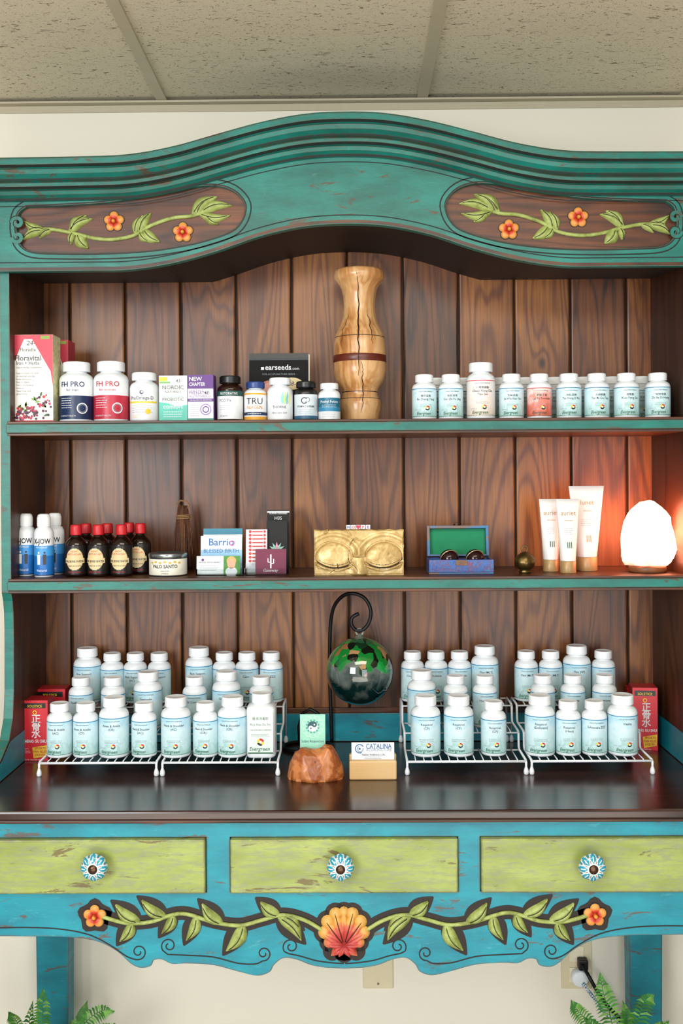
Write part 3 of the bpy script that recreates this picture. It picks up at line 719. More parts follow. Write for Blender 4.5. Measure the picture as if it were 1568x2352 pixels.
# ---- boxes
def cartonbox(name,label,x0,x1,yt,y,depth,z,fn,base,side,rz=0,group=None,cat='box',zz=None):
    w=(x1-x0)/S(y); H=P((x0+x1)/2,yt,y)[1]-z; X=XA((x0+x1)/2,y,z+H/2)
    mb=MB().box(-w/2,0,0,w/2,depth,H,side); A=Art(mb,None,0); A.rect(-w/2+.0002,.0003,w/2-.0002,H-.0003,base,.0002); fn(A,w,H)
    return tag(mb.build(name,None,(X,y,z+.0002),(0,0,rz)),label,cat,group)
def f(A,w,H):
    wh=pm('#e6e2da',.45,var=.02); g1=pm('#7fa040',.5); pr=pm('#5a1f3c',.5); g2=pm('#3f6a2a',.5)
    A.poly([(-.5*w,.02*H),(-.5*w,.66*H),(-.22*w,.95*H),(-.02*w,.95*H),(.44*w,.58*H),(.5*w,.40*H),(.5*w,.02*H)],wh)
    A.text('Floradix',-.12*w,.81*H,.0105,BLK,fit=w*.42,e=.0006,bold=.012); A.text('Floravital',-.12*w,.705*H,.0155,BLK,fit=w*.66,e=.0006,bold=.015); A.text('Iron + Herbs',-.13*w,.655*H,.011,BLK,fit=w*.58,e=.0006,bold=.012); A.text('Liquid Herbal Supplement',-.10*w,.615*H,.0058,INK,fit=w*.64,e=.0006)
    for i,s_ in enumerate(['Supports healthy iron levels','to maintain energy','Easily absorbed','Easy to digest','Non-constipating','formula','Yeast-free and','gluten-free']): A.text(s_,-.42*w,(.55-.034*i)*H,.0052,INK,e=.0006,al='l',fit=w*.56)
    rd=random.Random(3)
    for i in range(14):  # leaves
        u=rd.uniform(-.36,.42)*w; v=rd.uniform(.05,.34 if u>0 else .2)*H; a=rd.uniform(0,3.14); l=.007
        A.poly([(u-l*math.cos(a),v-l*math.sin(a)),(u+l*.4*math.sin(a),v-l*.4*math.cos(a)),(u+l*math.cos(a),v+l*math.sin(a)),(u-l*.4*math.sin(a),v+l*.4*math.cos(a))],g1 if i%2 else g2,.00055)
    for i in range(80):
        c=rd.choice([pr,RED,pm('#8a1838',.5),pr,pm('#c03050',.5),pm('#3a1430',.5)]); u=rd.uniform(-.42,.45)*w; v=rd.uniform(.03,.17)*H
        if u>0.1*w: v+=rd.uniform(0,.16)*H
        A.disc(u,v,rd.uniform(.0018,.0036),c,.0006+.00001*i,10)
    A.text('24-',-.05*w,.88*H,.014,INK,shear=.2,e=.0006); A.rect(.2*w,.95*H,.42*w,.985*H,g1)
cartonbox('carton','tall red and white tonic carton with fruit picture',30,122,769,-.235,.055,Z1,f,pm('#c23448',.45),pm('#d5d3a4',.5,var=.25,scale=120),rz=.0,group='tonic cartons')
cartonbox('carton','red tonic carton standing behind another',99,157,781,-.165,.055,Z1,f,pm('#b83044',.45),pm('#b83044',.5),group='tonic cartons')
def f(A,w,H):
    A.poly([(-.5*w,.0),(-.5*w,.42*H),(-.2*w,.40*H),(.1*w,.33*H),(.5*w,.36*H),(.5*w,0)],TEALP); A.text('NORDIC',0,.70*H,.012,INK,fit=w*.78); A.text('NATURALS',0,.62*H,.007,INK,fit=w*.7); A.text('NORDIC FLORA',0,.52*H,.006,TEALP,fit=w*.7); A.text('PROBIOTIC',0,.445*H,.010,INK,fit=w*.75); A.text('comfort',0,.28*H,.013,OFFW,fit=w*.7,e=.0006); A.micro(-.35*w,.35*w,.2*H,3,.005,OFFW,.001,e=.0006); A.rect(-.48*w,.83*H,-.1*w,.87*H,pm('#6cae5a',.5)); A.rect(-.48*w,.88*H,-.2*w,.97*H,YEL); A.text('43-',.2*w,.85*H,.010,INK,shear=.2)
cartonbox('carton','white and mint green probiotic carton',365,430,863,-.225,.045,Z1,f,pm('#dfe6dc',.45),pm('#d8e2da',.5))
def f(A,w,H):
    A.rect(-.5*w,.70*H,.5*w,H,PURP,.0003); A.rect(-.5*w,0,.5*w,.06*H,pm('#2f7a6a',.5),.0003); A.rect(-.5*w,.42*H,.5*w,.485*H,PURP,.0003); A.text('NEW',-.44*w,.87*H,.012,OFFW,al='l',e=.0006,bold=.01); A.text('CHAPTER',-.44*w,.76*H,.012,OFFW,al='l',fit=w*.62,e=.0006,bold=.01); A.text('ONE DAILY',-.44*w,.635*H,.006,PURP,al='l'); A.text('PRENATAL',-.44*w,.575*H,.009,PURP,al='l'); A.text('MULTIVITAMIN 35+',-.44*w,.505*H,.008,PURP,al='l',fit=w*.86); A.text('FORMULATED FOR ABSORPTION',0,.44*H,.004,OFFW,fit=w*.85,e=.0006)
    A.ring(.2*w,.25*H,.011,.0022,pm('#9a7ab8',.5)); A.ring(.2*w,.25*H,.006,.002,PURP); A.micro(-.42*w,-.05*w,.34*H,6,.0045,GREY); A.text('43-',.25*w,.58*H,.010,INK,shear=.2)
cartonbox('carton','purple and white prenatal vitamin carton',431,490,861,-.225,.045,Z1,f,pm('#dedae4',.45),pm('#6a3f8e',.5))
def f(A,w,H):
    A.rect(-.5*w,0,.5*w,.90*H,pm('#060607',.85),.0004); A.rect(-.5*w,.90*H,.5*w,.94*H,pm('#3c3e42',.6),.0005)
    A.rect(-.30*w,.76*H,-.25*w,.80*H,OFFW,.0006); A.text('earseeds',-.23*w,.76*H,.017,OFFW,al='l',fit=w*.44,e=.0006,bold=.015); A.text('.com',.22*w,.76*H,.009,OFFW,al='l',e=.0006); A.text('FOR ACUPUNCTURE SEEDS',0,.685*H,.006,GREY,fit=w*.6,e=.0006)
    A.disc(-.15*w,.46*H,.026,pm('#b8786a',.6),.0005,24,.024); A.disc(-.12*w,.44*H,.018,pm('#7a3f38',.6),.0006,24,.016); A.disc(-.17*w,.50*H,.012,pm('#d8988a',.6),.0007)
    A.disc(.22*w,.56*H,.025,pm('#d8c89a',.5),.0006,20,.014); A.text('28-',.22*w,.53*H,.014,INK,e=.0008,shear=.2)
w=(709-574)/S(-.10); X=XA(641,-.10,1.75); H=P(641,811,-.10)[1]-Z1
mb=MB().box(-w/2,0,0,w/2,.004,H,BLK).box(-w/2+.002,.004,0,w/2+.003,.007,H-.002,pm('#d8d2c4',.6)); f(Art(mb,None,0),w,H)
tag(mb.build('booklet',None,(X,-.125,Z1+.0003),(-.12,0,0)),'black ear seeds booklet with ear picture leaning upright','booklet')
# ------------------------------------------------ vase
def vmat():
    t=T('turned_maple'); v=t.map((1,1,.22)); n=t.noise(v,16,4,.6,.55); n2=t.noise(t.map((1,1,.6)),11,4,.5)
    r=t.math('SINE',t.math('MULTIPLY',n,46)); f=t.math('ADD',t.math('MULTIPLY',r,.06),n2)
    sp_=t.n('ShaderNodeSeparateXYZ',Vector=t.tc.outputs['Object']); hz=t.math('MULTIPLY',t.math('SUBTRACT',sp_.outputs[2],.22),-1.1); hz=t.math('MINIMUM',hz,0.0)
    f=t.math('ADD',f,hz)
    return t.set(t.ramp(f,[(.2,'#7c421c'),(.36,'#b07a46'),(.52,'#d0a674'),(.75,'#c08c58')]),.3,Coat__Weight=.15)
VM=vmat(); VB=pm('#5a2416',.35)
yv=-.115; sv=S(yv)
vp=[(622,54),(626,57),(636,58),(643,57),(650,50),(656,46),(664,41),(680,37),(705,36),(730,38),(752,46),(770,55),(790,59),(815,60),(818.5,60),(819,60.3),(836,60.3),(836.5,60),(855,60),(872,57),(886,50),(896,43),(903,41),(912,41),(922,47),(935,49),(948,47),(970,44),(974,43)]
zv0=Z1+.0002
pr=[(0,0)]
sc_v=(P(826,622,yv)[1]-zv0)
for a,b in vp[::-1]:
    pr.append((b/sv,(974-a)/(974-622)*sc_v))
vase=thing('wooden_vase','tall turned light wooden vase with dark band and cracks','vase',(XA(826,yv,1.8),yv,zv0))
mb=MB(); mb.lathe(pr+[(.040,sc_v),(.030,sc_v-.004),(.028,sc_v-.06),(0,sc_v-.06)],VM,56)
def vr(z): return interp([(q[1],q[0]) for q in sorted(pr[1:],key=lambda q:q[1])],z)
def crack(a0,z0_,z1_,seed,w=.0011):
    rd=random.Random(seed); pts=[];a=a0;n=26
    for i in range(n+1):
        z=z0_+(z1_-z0_)*i/n; a+=rd.uniform(-.035,.035); R=vr(z)+.0001; pts.append((R*math.sin(a),-R*math.cos(a),z))
    mb.tube(pts,[w*(.4+math.sin(math.pi*i/n)) for i in range(n+1)],DARK,6)
crack(-.05,.10,sc_v-.01,1); crack(.45,.17,.25,2,.0007); crack(.02,.02,.13,5,.0008); crack(-.7,.16,.24,4,.0005)
for zq in (.053,.068,.19): 
    mb.lathe([(vr(zq)+.0003,zq-.0007),(vr(zq)+.0006,zq),(vr(zq)+.0003,zq+.0007)],DARK,56)
mb.build('vase_body',vase)
zb0=(974-836)/(974-622)*sc_v; zb1=(974-819)/(974-622)*sc_v
mb=MB().lathe([(60/sv,zb0),(60.9/sv,zb0+.001),(60.9/sv,zb1-.001),(60/sv,zb1)],VB,56); mb.build('inlay_band',vase)
# ------------------------------------------------ MIDDLE SHELF
z=Z2+.0002
def spray(px,y,rz=0):
    H=(1319-1176)/S(-.2)*1.0; r=.0205
    e=thing('spray_bottle','slim white and blue pain relief bottle with white cap','bottle',(XA(px,y,1.42),y,z),rz,'slim blue and white bottles')
    mb=MB().lathe([(0,0),(r*.92,0),(r,.003),(r,.68*H),(r*.97,.72*H),(r*.8,.77*H),(r*.62,.79*H),(r*.6,.80*H),(0,.80*H)],WHITE,36); mb.build('bottle_body',e)
    mb=MB().lathe([(0,.795*H),(r*.66,.795*H),(r*.7,.81*H),(r*.7,.93*H),(r*.6,.985*H),(r*.4,H),(0,H)],CAPW,32); mb.build('cap',e)
    mb=MB(); A=Art(mb,r); A.rect(-r*2.8,.03*H,r*2.8,.34*H,pm('#1763ac',.4)); A.rect(-r*2.8,.34*H,r*2.8,.50*H,pm('#3a8cce',.4)); A.rect(-r*2.8,.50*H,r*2.8,.66*H,OFFW); A.rect(-r*2.8,.025*H,r*2.8,.04*H,NAVY,.0005)
    A.text('X-JOW',0,.53*H,.016,BLK,fit=r*1.8,e=.0010,bold=.02); A.text('PAIN RELIEF',0,.46*H,.005,OFFW,fit=r*1.2,e=.0008)
    for u in (-.006,.006): A.disc(u,.39*H,.0022,BLK if u>0 else OFFW,.0008,10); A.poly([(u-.003,.20*H),(u+.003,.20*H),(u+.0035,.36*H),(u-.0035,.36*H)],BLK if u>0 else OFFW,.0008)
    A.text('Natural',0,.09*H,.007,OFFW,fit=r*1.2,e=.0008); mb.build('paper_label',e)
spray(60,-.195); spray(101,-.222,.05); spray(126,-.165,-.1)
RC=pm('#b81c24',.4); DG=pm('#1a0c08',.1); CREAM=pm('#cdb98c',.5)
def dark_b(px,y,rz=0):
    H=(1321-1203)/S(-.21); r=.0232
    e=thing('liniment_bottle','dark glass liniment bottle with red cap and black label','bottle',(XA(px,y,1.40),y,z),rz,'dark liniment bottles with red caps')
    mb=MB().lathe([(0,0),(r*.92,0),(r,.003),(r,.58*H),(r*.96,.64*H),(r*.8,.70*H),(r*.55,.75*H),(r*.42,.78*H),(r*.40,.86*H),(0,.86*H)],DG,36); mb.build('bottle_body',e)
    mb=MB().lathe([(0,.80*H),(r*.5,.80*H),(r*.52,.815*H),(r*.52,.95*H),(r*.48,H-.001),(r*.42,H),(0,H)],RC,48,lambda i,j,a:1 if (i%2 or j in(0,5,6)) else .96); mb.build('cap',e)
    mb=MB(); A=Art(mb,r); A.rect(-r*2.6,.05*H,r*2.6,.60*H,pm('#15110f',.4))
    for q in range(24):
        a=-1+2*q/24; b=-1+2*(q+1)/24; hh=math.sqrt(max(0,1-((a+b)/2)**2))*.019
        A.rect(-hh,.34*H+a*.023,hh,.34*H+b*.023,CREAM,.0005)
    A.text('SAINT',0,.475*H,.0055,RED,e=.0008); A.text('APOTHECARY',0,.42*H,.0055,RED,fit=.03,e=.0008); A.rect(-.022,.265*H,.022,.36*H,CREAM,.0007); A.text('EVIL BONE WATER',0,.28*H,.010,BLK,fit=.040,e=.001,bold=.02); A.text('ZHENG XIE GU SHUI',0,.20*H,.005,INK,fit=.028,e=.0008); A.text('TOPICAL USE ONLY',0,.08*H,.004,RED,fit=.028,e=.0008); mb.build('paper_label',e)
for px,y in ((175,-.215),(226,-.215),(279,-.215),(198,-.155),(247,-.155),(296,-.125),(322,-.165)): dark_b(px,y,random.uniform(-.15,.1))
r=43/S(-.21); e=thing('candle_tin','round silver candle tin with cream label','tin',(XA(386,-.205,1.37),-.205,z))
TINM=pm('#9aa0a2',.25,.9); H=.0485
MB().lathe([(0,0),(r*.97,0),(r,.002),(r,H*.80),(0,H*.80)],TINM,48).build('tin_body',e)
MB().lathe([(r*.99,H*.78),(r*1.03,H*.79),(r*1.03,H-.002),(r*1.01,H),(r*.96,H),(r*.95,H-.003),(0,H-.003)],TINM,48).build('lid',e)
mb=MB();A=Art(mb,r);A.rect(-r*2.6,.003,r*2.6,H*.76,pm('#ddd8c8',.5));A.text('PALO SANTO',0,.018,.0105,INK,fit=r*1.35,e=.0008,bold=.02);A.text('intention',0,.011,.005,INK,e=.0008);A.text('CANDLE',0,.0055,.004,INK,e=.0008)
for q in range(7): A.rect(-.034+.0105*q,.027+.002*(q%2),-.028+.0105*q,.031+.002*(q%2),pm('#c2a24a',.5),.0006)
mb.build('paper_label',e)
e=thing('twig_whisk_broom','small brown twig broom tied with cord','broom',(XA(421,-.10,1.4),-.10,z)); TW=pm('#4a2818',.8,var=.35,scale=300); TW2=pm('#6a4226',.8,var=.3)
mb=MB(); rd=random.Random(2); Hh=P(421,1160,-.10)[1]-z
for i in range(210):
    a=rd.uniform(0,6.28);q=math.sqrt(rd.random()); b=Vector((.026*q*math.cos(a),.018*q*math.sin(a),rd.uniform(0,.012))); m_=Vector((.019*q*math.cos(a),.014*q*math.sin(a),Hh*.6)); tp=Vector((.011*q*math.cos(a),.009*q*math.sin(a),Hh*rd.uniform(.9,1)))
    mb.tube([b,m_,tp],.0012,TW if i%3 else TW2,4)
mb.build('bristles',e)
mb=MB(); cdm=pm('#8a6a44',.8)
mb.tube([(.0155*math.cos(k2*.314),.0125*math.sin(k2*.314),Hh*(.78+.0012*k2)) for k2 in range(62)],.0015,cdm,5); mb.build('binding_cord',e)
MB().tube([(-.004,0,Hh*.9),(-.014,0,Hh*1.01),(-.006,-.002,Hh*1.07),(.008,-.002,Hh*1.06),(.014,0,Hh*1.0),(.004,0,Hh*.9)],.0022,pm('#7a5a38',.8),6).build('hanging_loop',e)
t=T('clear_acrylic'); ACR=t.set('#eef4f5',.05,0); t.b.inputs['Transmission Weight'].default_value=1.0; t.b.inputs['IOR'].default_value=1.12
def card(name,label,x0,y0,x1,y1,y,base,fn,lean=-.12,thick=.002,group=None,zz=None,cat='card'):
    w=(x1-x0)/S(y); zlo=P((x0+x1)/2,y1,y)[1]; zlo=max(zlo,z+.0005) if zz is None else zz; H=P((x0+x1)/2,y0,y)[1]-zlo; X=XA((x0+x1)/2,y,zlo+H/2)
    mb=MB().box(-w/2,0,0,w/2,thick,H,base); fn(Art(mb,None,0),w,H)
    return tag(mb.build(name,None,(X,y,zlo),(lean,0,0)),label,cat,group)
def holder(px0,px1,label,steps=3,yb=-.225):
    x0=XA(px0,yb,1.36);x1=XA(px1,yb,1.36);w=(x1-x0)/2
    mb=MB().box(-w,0,0,w,.085,.002,ACR)
    for i in range(steps): mb.box(-w,.001+.028*i,.002,w,.003+.028*i,.014+.010*i,ACR)
    for sx in (-1,1): mb.box(sx*w-(.002 if sx>0 else 0),.003,.002,sx*w+(.0 if sx>0 else .002),.085,.014,ACR)
    return tag(mb.build('acrylic_card_holder',None,((x0+x1)/2,yb,z)),label,'card holder','acrylic card holders')
holder(450,560,'clear acrylic card holder filled with business cards')
holder(563,662,'clear acrylic card holder filled with dark and maroon cards')
G='business cards in acrylic holders'
zz=z+.0023
BKM=pm('#0b0c0e',.7)
def f(A,w,H): A.rect(-.5*w,.86*H,.5*w,H,pm('#2f7f9a',.5)); A.micro(-.35*w,.35*w,.80*H,1,.003,GREY); A.rect(-.5*w,.2*H,.5*w,.7*H,pm('#d7e2e6',.5))
card('business_card','white card with blue top edge behind other cards',466,1214,556,1300,-.148,OFFW,f,-.1,group=G,zz=zz)
def f(A,w,H): A.rect(-.5*w,.0*H,.5*w,.62*H,pm('#8fbfe0',.5)); A.text('Barrio',0,.74*H,.022,pm('#2a5fa0',.5),fit=w*.66,e=.0005,bold=.01); A.text('BLESSED BIRTH',0,.54*H,.012,pm('#3a5f98',.5),fit=w*.85,e=.0006); A.ring(.26*w,.80*H,.005,.0018,pm('#c04a90',.5))
card('business_card','pale blue card with large lettering',460,1231,555,1306,-.177,pm('#d5e6f0',.5),f,-.1,group=G,zz=zz)
def f(A,w,H): A.rect(.12*w,0,.5*w,H,pm('#4a8a3a',.6,var=.3)); A.disc(.3*w,.55*H,.009,pm('#d8a888',.6),.0006,16,.011); A.disc(.3*w,.72*H,.0105,pm('#c8a868',.6),.0005,16,.010); A.disc(.3*w,.12*H,.013,pm('#d8dce0',.6),.0006,16,.010); A.text('HOUSE WITH HEART',-.2*w,.6*H,.005,INK,fit=w*.5); A.micro(-.42*w,0,.45*H,4,.0035,GREY); A.disc(-.36*w,.78*H,.003,PURP)
card('business_card','white card with small portrait photo on green',451,1277,551,1318,-.207,OFFW,f,-.1,group=G,zz=zz)
def f(A,w,H):
    for i in range(9): A.disc(-.3*w,(.95-.085*i)*H,.0032,RED,.0005,12); A.rect(-.2*w,(.94-.085*i)*H-.0008,.30*w,(.94-.085*i)*H+.0022,pm('#b83a3a',.5)); A.disc(.38*w,(.95-.085*i)*H,.0028,RED,.0005,12)
card('business_card','white card with red dots and list of lines',564,1216,613,1312,-.185,pm('#e3dfe2',.5),f,-.1,group=G,zz=zz)
def f(A,w,H): A.rect(-.5*w,.955*H,.5*w,.98*H,OFFW); A.text('HUMAN DESIGNED',0,.93*H,.005,OFFW,fit=w*.8); A.text('H3S',0,.84*H,.010,OFFW)
card('business_card','tall black card with white lettering',613,1171,664,1290,-.15,BKM,f,-.08,group=G,zz=zz)
def f(A,w,H):
    c=pm('#8fc0b0',.5); 
    for an in range(-60,61,30): a=math.radians(an+90); A.poly([(0,.42*H),(.010*math.cos(a)-.0025*math.sin(a),.42*H+.010*math.sin(a)+.0025*math.cos(a)),(.019*math.cos(a),.42*H+.019*math.sin(a)),(.010*math.cos(a)+.0025*math.sin(a),.42*H+.010*math.sin(a)-.0025*math.cos(a))],c if an else pm('#d890b0',.5),.0006)
card('business_card','black card with pale lotus flower emblem',611,1196,659,1285,-.176,BKM,f,-.1,group=G,zz=zz)
def f(A,w,H):
    A.rect(-.0015,.22*H,.0015,.78*H,OFFW); A.rect(-.007,.45*H,-.005,.62*H,OFFW); A.rect(-.007,.45*H,0,.48*H,OFFW); A.rect(.005,.4*H,.007,.6*H,OFFW); A.rect(0,.4*H,.007,.43*H,OFFW); A.text('Gateway',0,.08*H,.009,OFFW,fit=w*.6,shear=.2)
card('business_card','maroon card with white cactus emblem',586,1261,657,1318,-.212,pm('#6c1f3e',.6),f,-.1,group=G,zz=zz)
# gold face
ys=-.235; w=.190; Hh=.0965; mb=MB(); nx,nz=200,100
def goldmat():
    t=T('aged_gold_leaf'); n=t.noise(t.tc.outputs['Object'],34,6,.8,.68); n2=t.noise(t.tc.outputs['Object'],200,3)
    c=t.ramp(n,[(.28,'#6a4c26'),(.40,'#a4864c'),(.56,'#c8aa70'),(.75,'#dcc898')])
    return t.set(c,t.ramp(n,[(.3,'#b8b8b8'),(.6,'#909090')]),.22,bump=n2,bs=.35,bd=.001)
GOLD=goldmat(); GD=pm('#3a2410',.6,var=.3)
vs=[];
def gh(u,v):
    h=.007; dk=False
    for sg,ue in ((-1,-.054),(1,.054)):
        ve=.034; du=(u-ue)*sg
        ro=math.hypot(du/.040,(v-ve)/.036)
        if ro<1 and v>ve-.020: h+=.009*(1-ro*ro)**.6
        if v>ve+.004:
            h-=.0020*math.exp(-((ro-1.04)/.04)**2)
            if abs(ro-1.04)<.013: dk=True
            h+=.003*math.exp(-((ro-1.45)/.13)**2)
        if abs(du)<.041:
            vl=ve-.019+8.5*du*du+.08*du
            g_=math.exp(-((v-vl)/.0017)**2); h-=.005*g_
            if abs(v-vl)<.0017: dk=True
            vl2=vl+.0065
            if abs(v-vl2)<.0006 and abs(du)<.032: dk=True
            h+=.0018*math.exp(-((v-vl+.0045)/.002)**2)
    h+=.009*math.exp(-(u/.012)**2)*max(0,1-v/.078)
    h+=.0010*noise.noise(Vector((u*60,v*60,0)))
    c_=noise.noise(Vector((u*24+3,v*20,1.7)))
    if abs(c_)<.012 and noise.noise(Vector((u*14,v*14,9)))>.12: dk=True; h-=.002
    return h,dk
flags=[]
for j in range(nz+1):
    for i in range(nx+1):
        u=-w/2+w*i/nx; v=Hh*j/nz; h,dk=gh(u,v); ed=min(i,nx-i,j,nz-j)
        if ed<3: h-=.003*(3-ed)/3
        vs.append((u+ (.0015*noise.noise(Vector((v*90,5,i))) if i in(0,nx) else 0),.012-h,v+(.0022*noise.noise(Vector((u*70,2,0))) if j==nz else 0))); flags.append(dk)
mb.v+=vs
for j in range(nz):
    for i in range(nx):
        a=j*(nx+1)+i; mb.f.append((a,a+1,a+nx+2,a+nx+1)); mb.mi.append(mb.mid(GD if flags[a] else GOLD)); mb.sm.append(True)
mb.box(-w/2+.0005,.006,0,w/2-.0005,.045,Hh-.0022,GOLD)
gx=XA(824,-.235,1.4)
tag(mb.build('gold_face_sculpture',None,(gx,ys,z)),'cracked gold sculpture block showing two closed eyes','sculpture')
bx=XA(800,-.21,1.45)
for i,(ch,cc) in enumerate(zip(['H','O','♥','P','E'],['#3a6fb0','#c8482a','#c83a5a','#c8482a','#7a3a9a'])):
    mb=MB().box(-.0048,-.0045,0,.0048,.0045,.0090,OFFW); A=Art(mb,None,-.0045); A.text(ch,0,.0017,.0080,pm(cc,.5),e=.0003,bold=.03)
    tag(mb.build('letter_bead',None,(bx+.0105*i,-.205,Z2+Hh+.0003),bevel=.0008),'tiny white cube letter bead on the gold sculpture','bead','letter beads')
# blue box
yb=-.225; x0=XA(985,yb,1.37);x1=XA(1134,yb,1.37); W=x1-x0; xm=(x0+x1)/2
t=T('blue_painted_pattern'); n1=t.noise(t.tc.outputs['Object'],60,4,2.5,.6)
BLP=t.set(t.ramp(n1,[(.36,'#163f86'),(.44,'#2c62a8'),(.52,'#3b3f7c'),(.56,'#7a2a50'),(.62,'#1f6a9a')]),.4)
GRV=pm('#0c7a50',.8); TRM=paint('worn_blue_trim','#1c5f96','#2a78a8','#7a5a36',.5,edge=.002)
e=thing('jewelry_box','small blue painted wooden box with open green lined lid','box',(xm,yb,z))
Hb=.031; D=.075
mb=MB().box(-W/2,0,0,W/2,D,.004,TRM).box(-W/2,0,.004,W/2,.005,Hb,BLP).box(-W/2,D-.005,.004,W/2,D,Hb,BLP).box(-W/2,.005,.004,-W/2+.005,D-.005,Hb,BLP).box(W/2-.005,.005,.004,W/2,D-.005,Hb,BLP).box(-W/2+.005,.005,.004,W/2-.005,D-.005,.010,GRV)
mb.build('box_body',e,bevel=.0012)
hl=P(1050,1209,-.145)[1]-z-Hb
lw=W*.98
mb=MB().box(-lw/2,0,0,lw/2,.004,hl,TRM).box(-lw/2,-.016,0,-lw/2+.006,0,hl,TRM).box(lw/2-.006,-.016,0,lw/2,0,hl,TRM).box(-lw/2+.006,-.016,hl-.006,lw/2-.006,0,hl,TRM).box(-lw/2+.006,-.016,0,lw/2-.006,0,.004,TRM).box(-lw/2+.006,-.0015,.004,lw/2-.006,-.0002,hl-.006,GRV)
mb.build('lid',e,(0,D+.002,Hb+.0005),(-.18,0,0),bevel=.001)
MB().box(-.012,-.0025,Hb-.012,.012,-.0002,Hb-.001,BRZ).build('clasp',e)
MB().tube([(-.006,D+.012+.012,Hb+hl-.001),(-.004,D+.022,Hb+hl+.006),(.004,D+.022,Hb+hl+.006),(.006,D+.024,Hb+hl-.001)],.0018,BRZ,6).build('latch',e)
BALL=pm('#2a1214',.12,.3)
for px in (1031,1090):
    x=XA(px,-.195,1.37); mb=MB(); R=.0205
    mb.lathe([(R*math.sin(math.pi*i/16),R-R*math.cos(math.pi*i/16)) for i in range(17)],BALL,28)
    mb.v=[(a,b,c_-R) for a,b,c_ in mb.v]
    mb.tube([(R*1.0*math.cos(k2*.25),.0,R*1.0*math.sin(k2*.25)) for k2 in range(25)],.0013,pm('#b0a080',.3,.6),5,closed=True)
    tag(mb.build('meditation_ball',None,(x,-.195,z+.0105+R),(.5,.3,.5)),'dark polished meditation ball with metal band in open box','ball','pair of meditation balls')
BR=pm('#6e5a34',.35,.9,var=.3,scale=90,bump=.2); e=thing('brass_bell','small aged brass bell with ring handle','bell',(XA(1205,-.2,1.37),-.2,z)); r=.022
MB().lathe([(0,0),(r*.55,0),(r*.6,.003),(r*.45,.006),(r*.7,.009),(r*.95,.016),(r,.021),(r*1.02,.023),(r,.025),(r*.95,.031),(r*.75,.038),(r*.4,.043),(r*.25,.045),(0,.046)],BR,36,lambda i,j,a:1+.02*math.cos(8*a)).build('bell_body',e)
MB().tube([(.006*math.cos(a),0,.051+.007*math.sin(a)) for a in [k2*.314 for k2 in range(20)]],.0016,BR,6,closed=True).build('handle_ring',e)
GC=pm('#a9885a',.4,.15); TWH=pm('#dad8d6',.3,var=.02)
def tube(x0,x1,yt,y,nm,capw,label,rz=0):
    px=(x0+x1)/2; s_=S(y); H=P(px,yt,y)[1]-z; wt=(x1-x0)/2/s_; wb=capw/2/s_; hc=.024*H/.15
    e=thing('cosmetic_tube',label,'tube',(XA(px,y,1.42),y,z),rz,'white cosmetic tubes with gold caps')
    MB().lathe([(0,0),(wb*.98,0),(wb,.001),(wb,hc),(wb*.95,hc+.0008),(0,hc+.0008)],GC,36).build('cap',e)
    n=36;K=10;vs=[];fs=[]
    for j in range(K+1):
        q=j/K; zz_=hc+.001+(H-hc-.001)*q; a=wb*.96+(wt-wb*.96)*q; b=wb*.96*(1-q)**.8+.0009
        for i in range(n): th=2*math.pi*i/n; vs.append((a*math.cos(th),b*math.sin(th),zz_))
    for j in range(K):
        for i in range(n): fs.append((j*n+i,j*n+(i+1)%n,(j+1)*n+(i+1)%n,(j+1)*n+i))
    fs.append(tuple(K*n+i for i in range(n))); mb=MB().add(vs,fs,TWH,True)
    def slope(v): q=(v-hc)/(H-hc); return -(wb*.96*(1-q)**.8+.0009)
    A=Art(mb,None,0); A.m=lambda u,v,e:(u,slope(v)*math.sqrt(max(.05,1-(u/wt*.95)**2))-e,v)
    A.text(nm,0,.78*H,.015,GC,e=.0006,fit=wt*1.3); A.text('skincare',0,.70*H,.0055,GC,e=.0006,fit=wt)
    for k3 in range(3): A.rect(-.004+.004*k3,.34*H,-.004+.004*k3+.0018,.42*H,GC if nm=='lunet' else EVG,.0006)
    A.micro(-wt*.4,wt*.4,.60*H,4,.004,GREY,.0006)
    mb.build('tube_body',e)
tube(1238,1290,1146,-.165,'auriet',36,'slim white squeeze tube standing on gold cap')
tube(1277,1330,1146,-.205,'auriet',37,'slim white squeeze tube standing on gold cap')
tube(1306,1387,1116,-.15,'lunet',48,'large white squeeze tube standing on gold cap')
# salt lamp
yl=-.190; lx=XA(1486,yl,1.4); lamp=thing('salt_lamp','glowing pink salt rock lamp on round wooden base','lamp',(lx,yl,z))
MB().lathe([(0,0),(.038,0),(.040,.002),(.040,.011),(.038,.013),(0,.013)],pm('#7a4a2a',.5,var=.2),40).build('lamp_base',lamp)
t=T('glowing_salt'); n=t.noise(t.tc.outputs['Object'],26,5); sep=t.n('ShaderNodeSeparateXYZ',Vector=t.tc.outputs['Object'])
h_=t.math('ADD',t.math('MULTIPLY',sep.outputs[2],7.0),t.math('MULTIPLY',t.math('SUBTRACT',n,.5),1.2))
ec=t.ramp(h_,[(.02,(1,.46,.30,1)),(.3,(1,.27,.13,1)),(1,(1,.25,.12,1))])
es=t.math('MULTIPLY',t.ramp(h_,[(.02,(.045,.045,.045,1)),(.16,(.14,.14,.14,1)),(.34,(.6,.6,.6,1)),(.6,(1,1,1,1))]),27.0)
t.t.links.new(ec,t.b.inputs['Emission Color']); t.t.links.new(es,t.b.inputs['Emission Strength']); SALT=t.set('#e0a090',.6)
bm=bmesh.new(); bmesh.ops.create_icosphere(bm,subdivisions=3,radius=1); Hs_=P(1490,1149,yl)[1]-z-.0125
wp=[(0,.80),(.08,.93),(.2,1.02),(.4,1.04),(.55,1.0),(.7,.88),(.8,.78),(.88,.58),(.95,.36),(1,.1)]
vs=[]
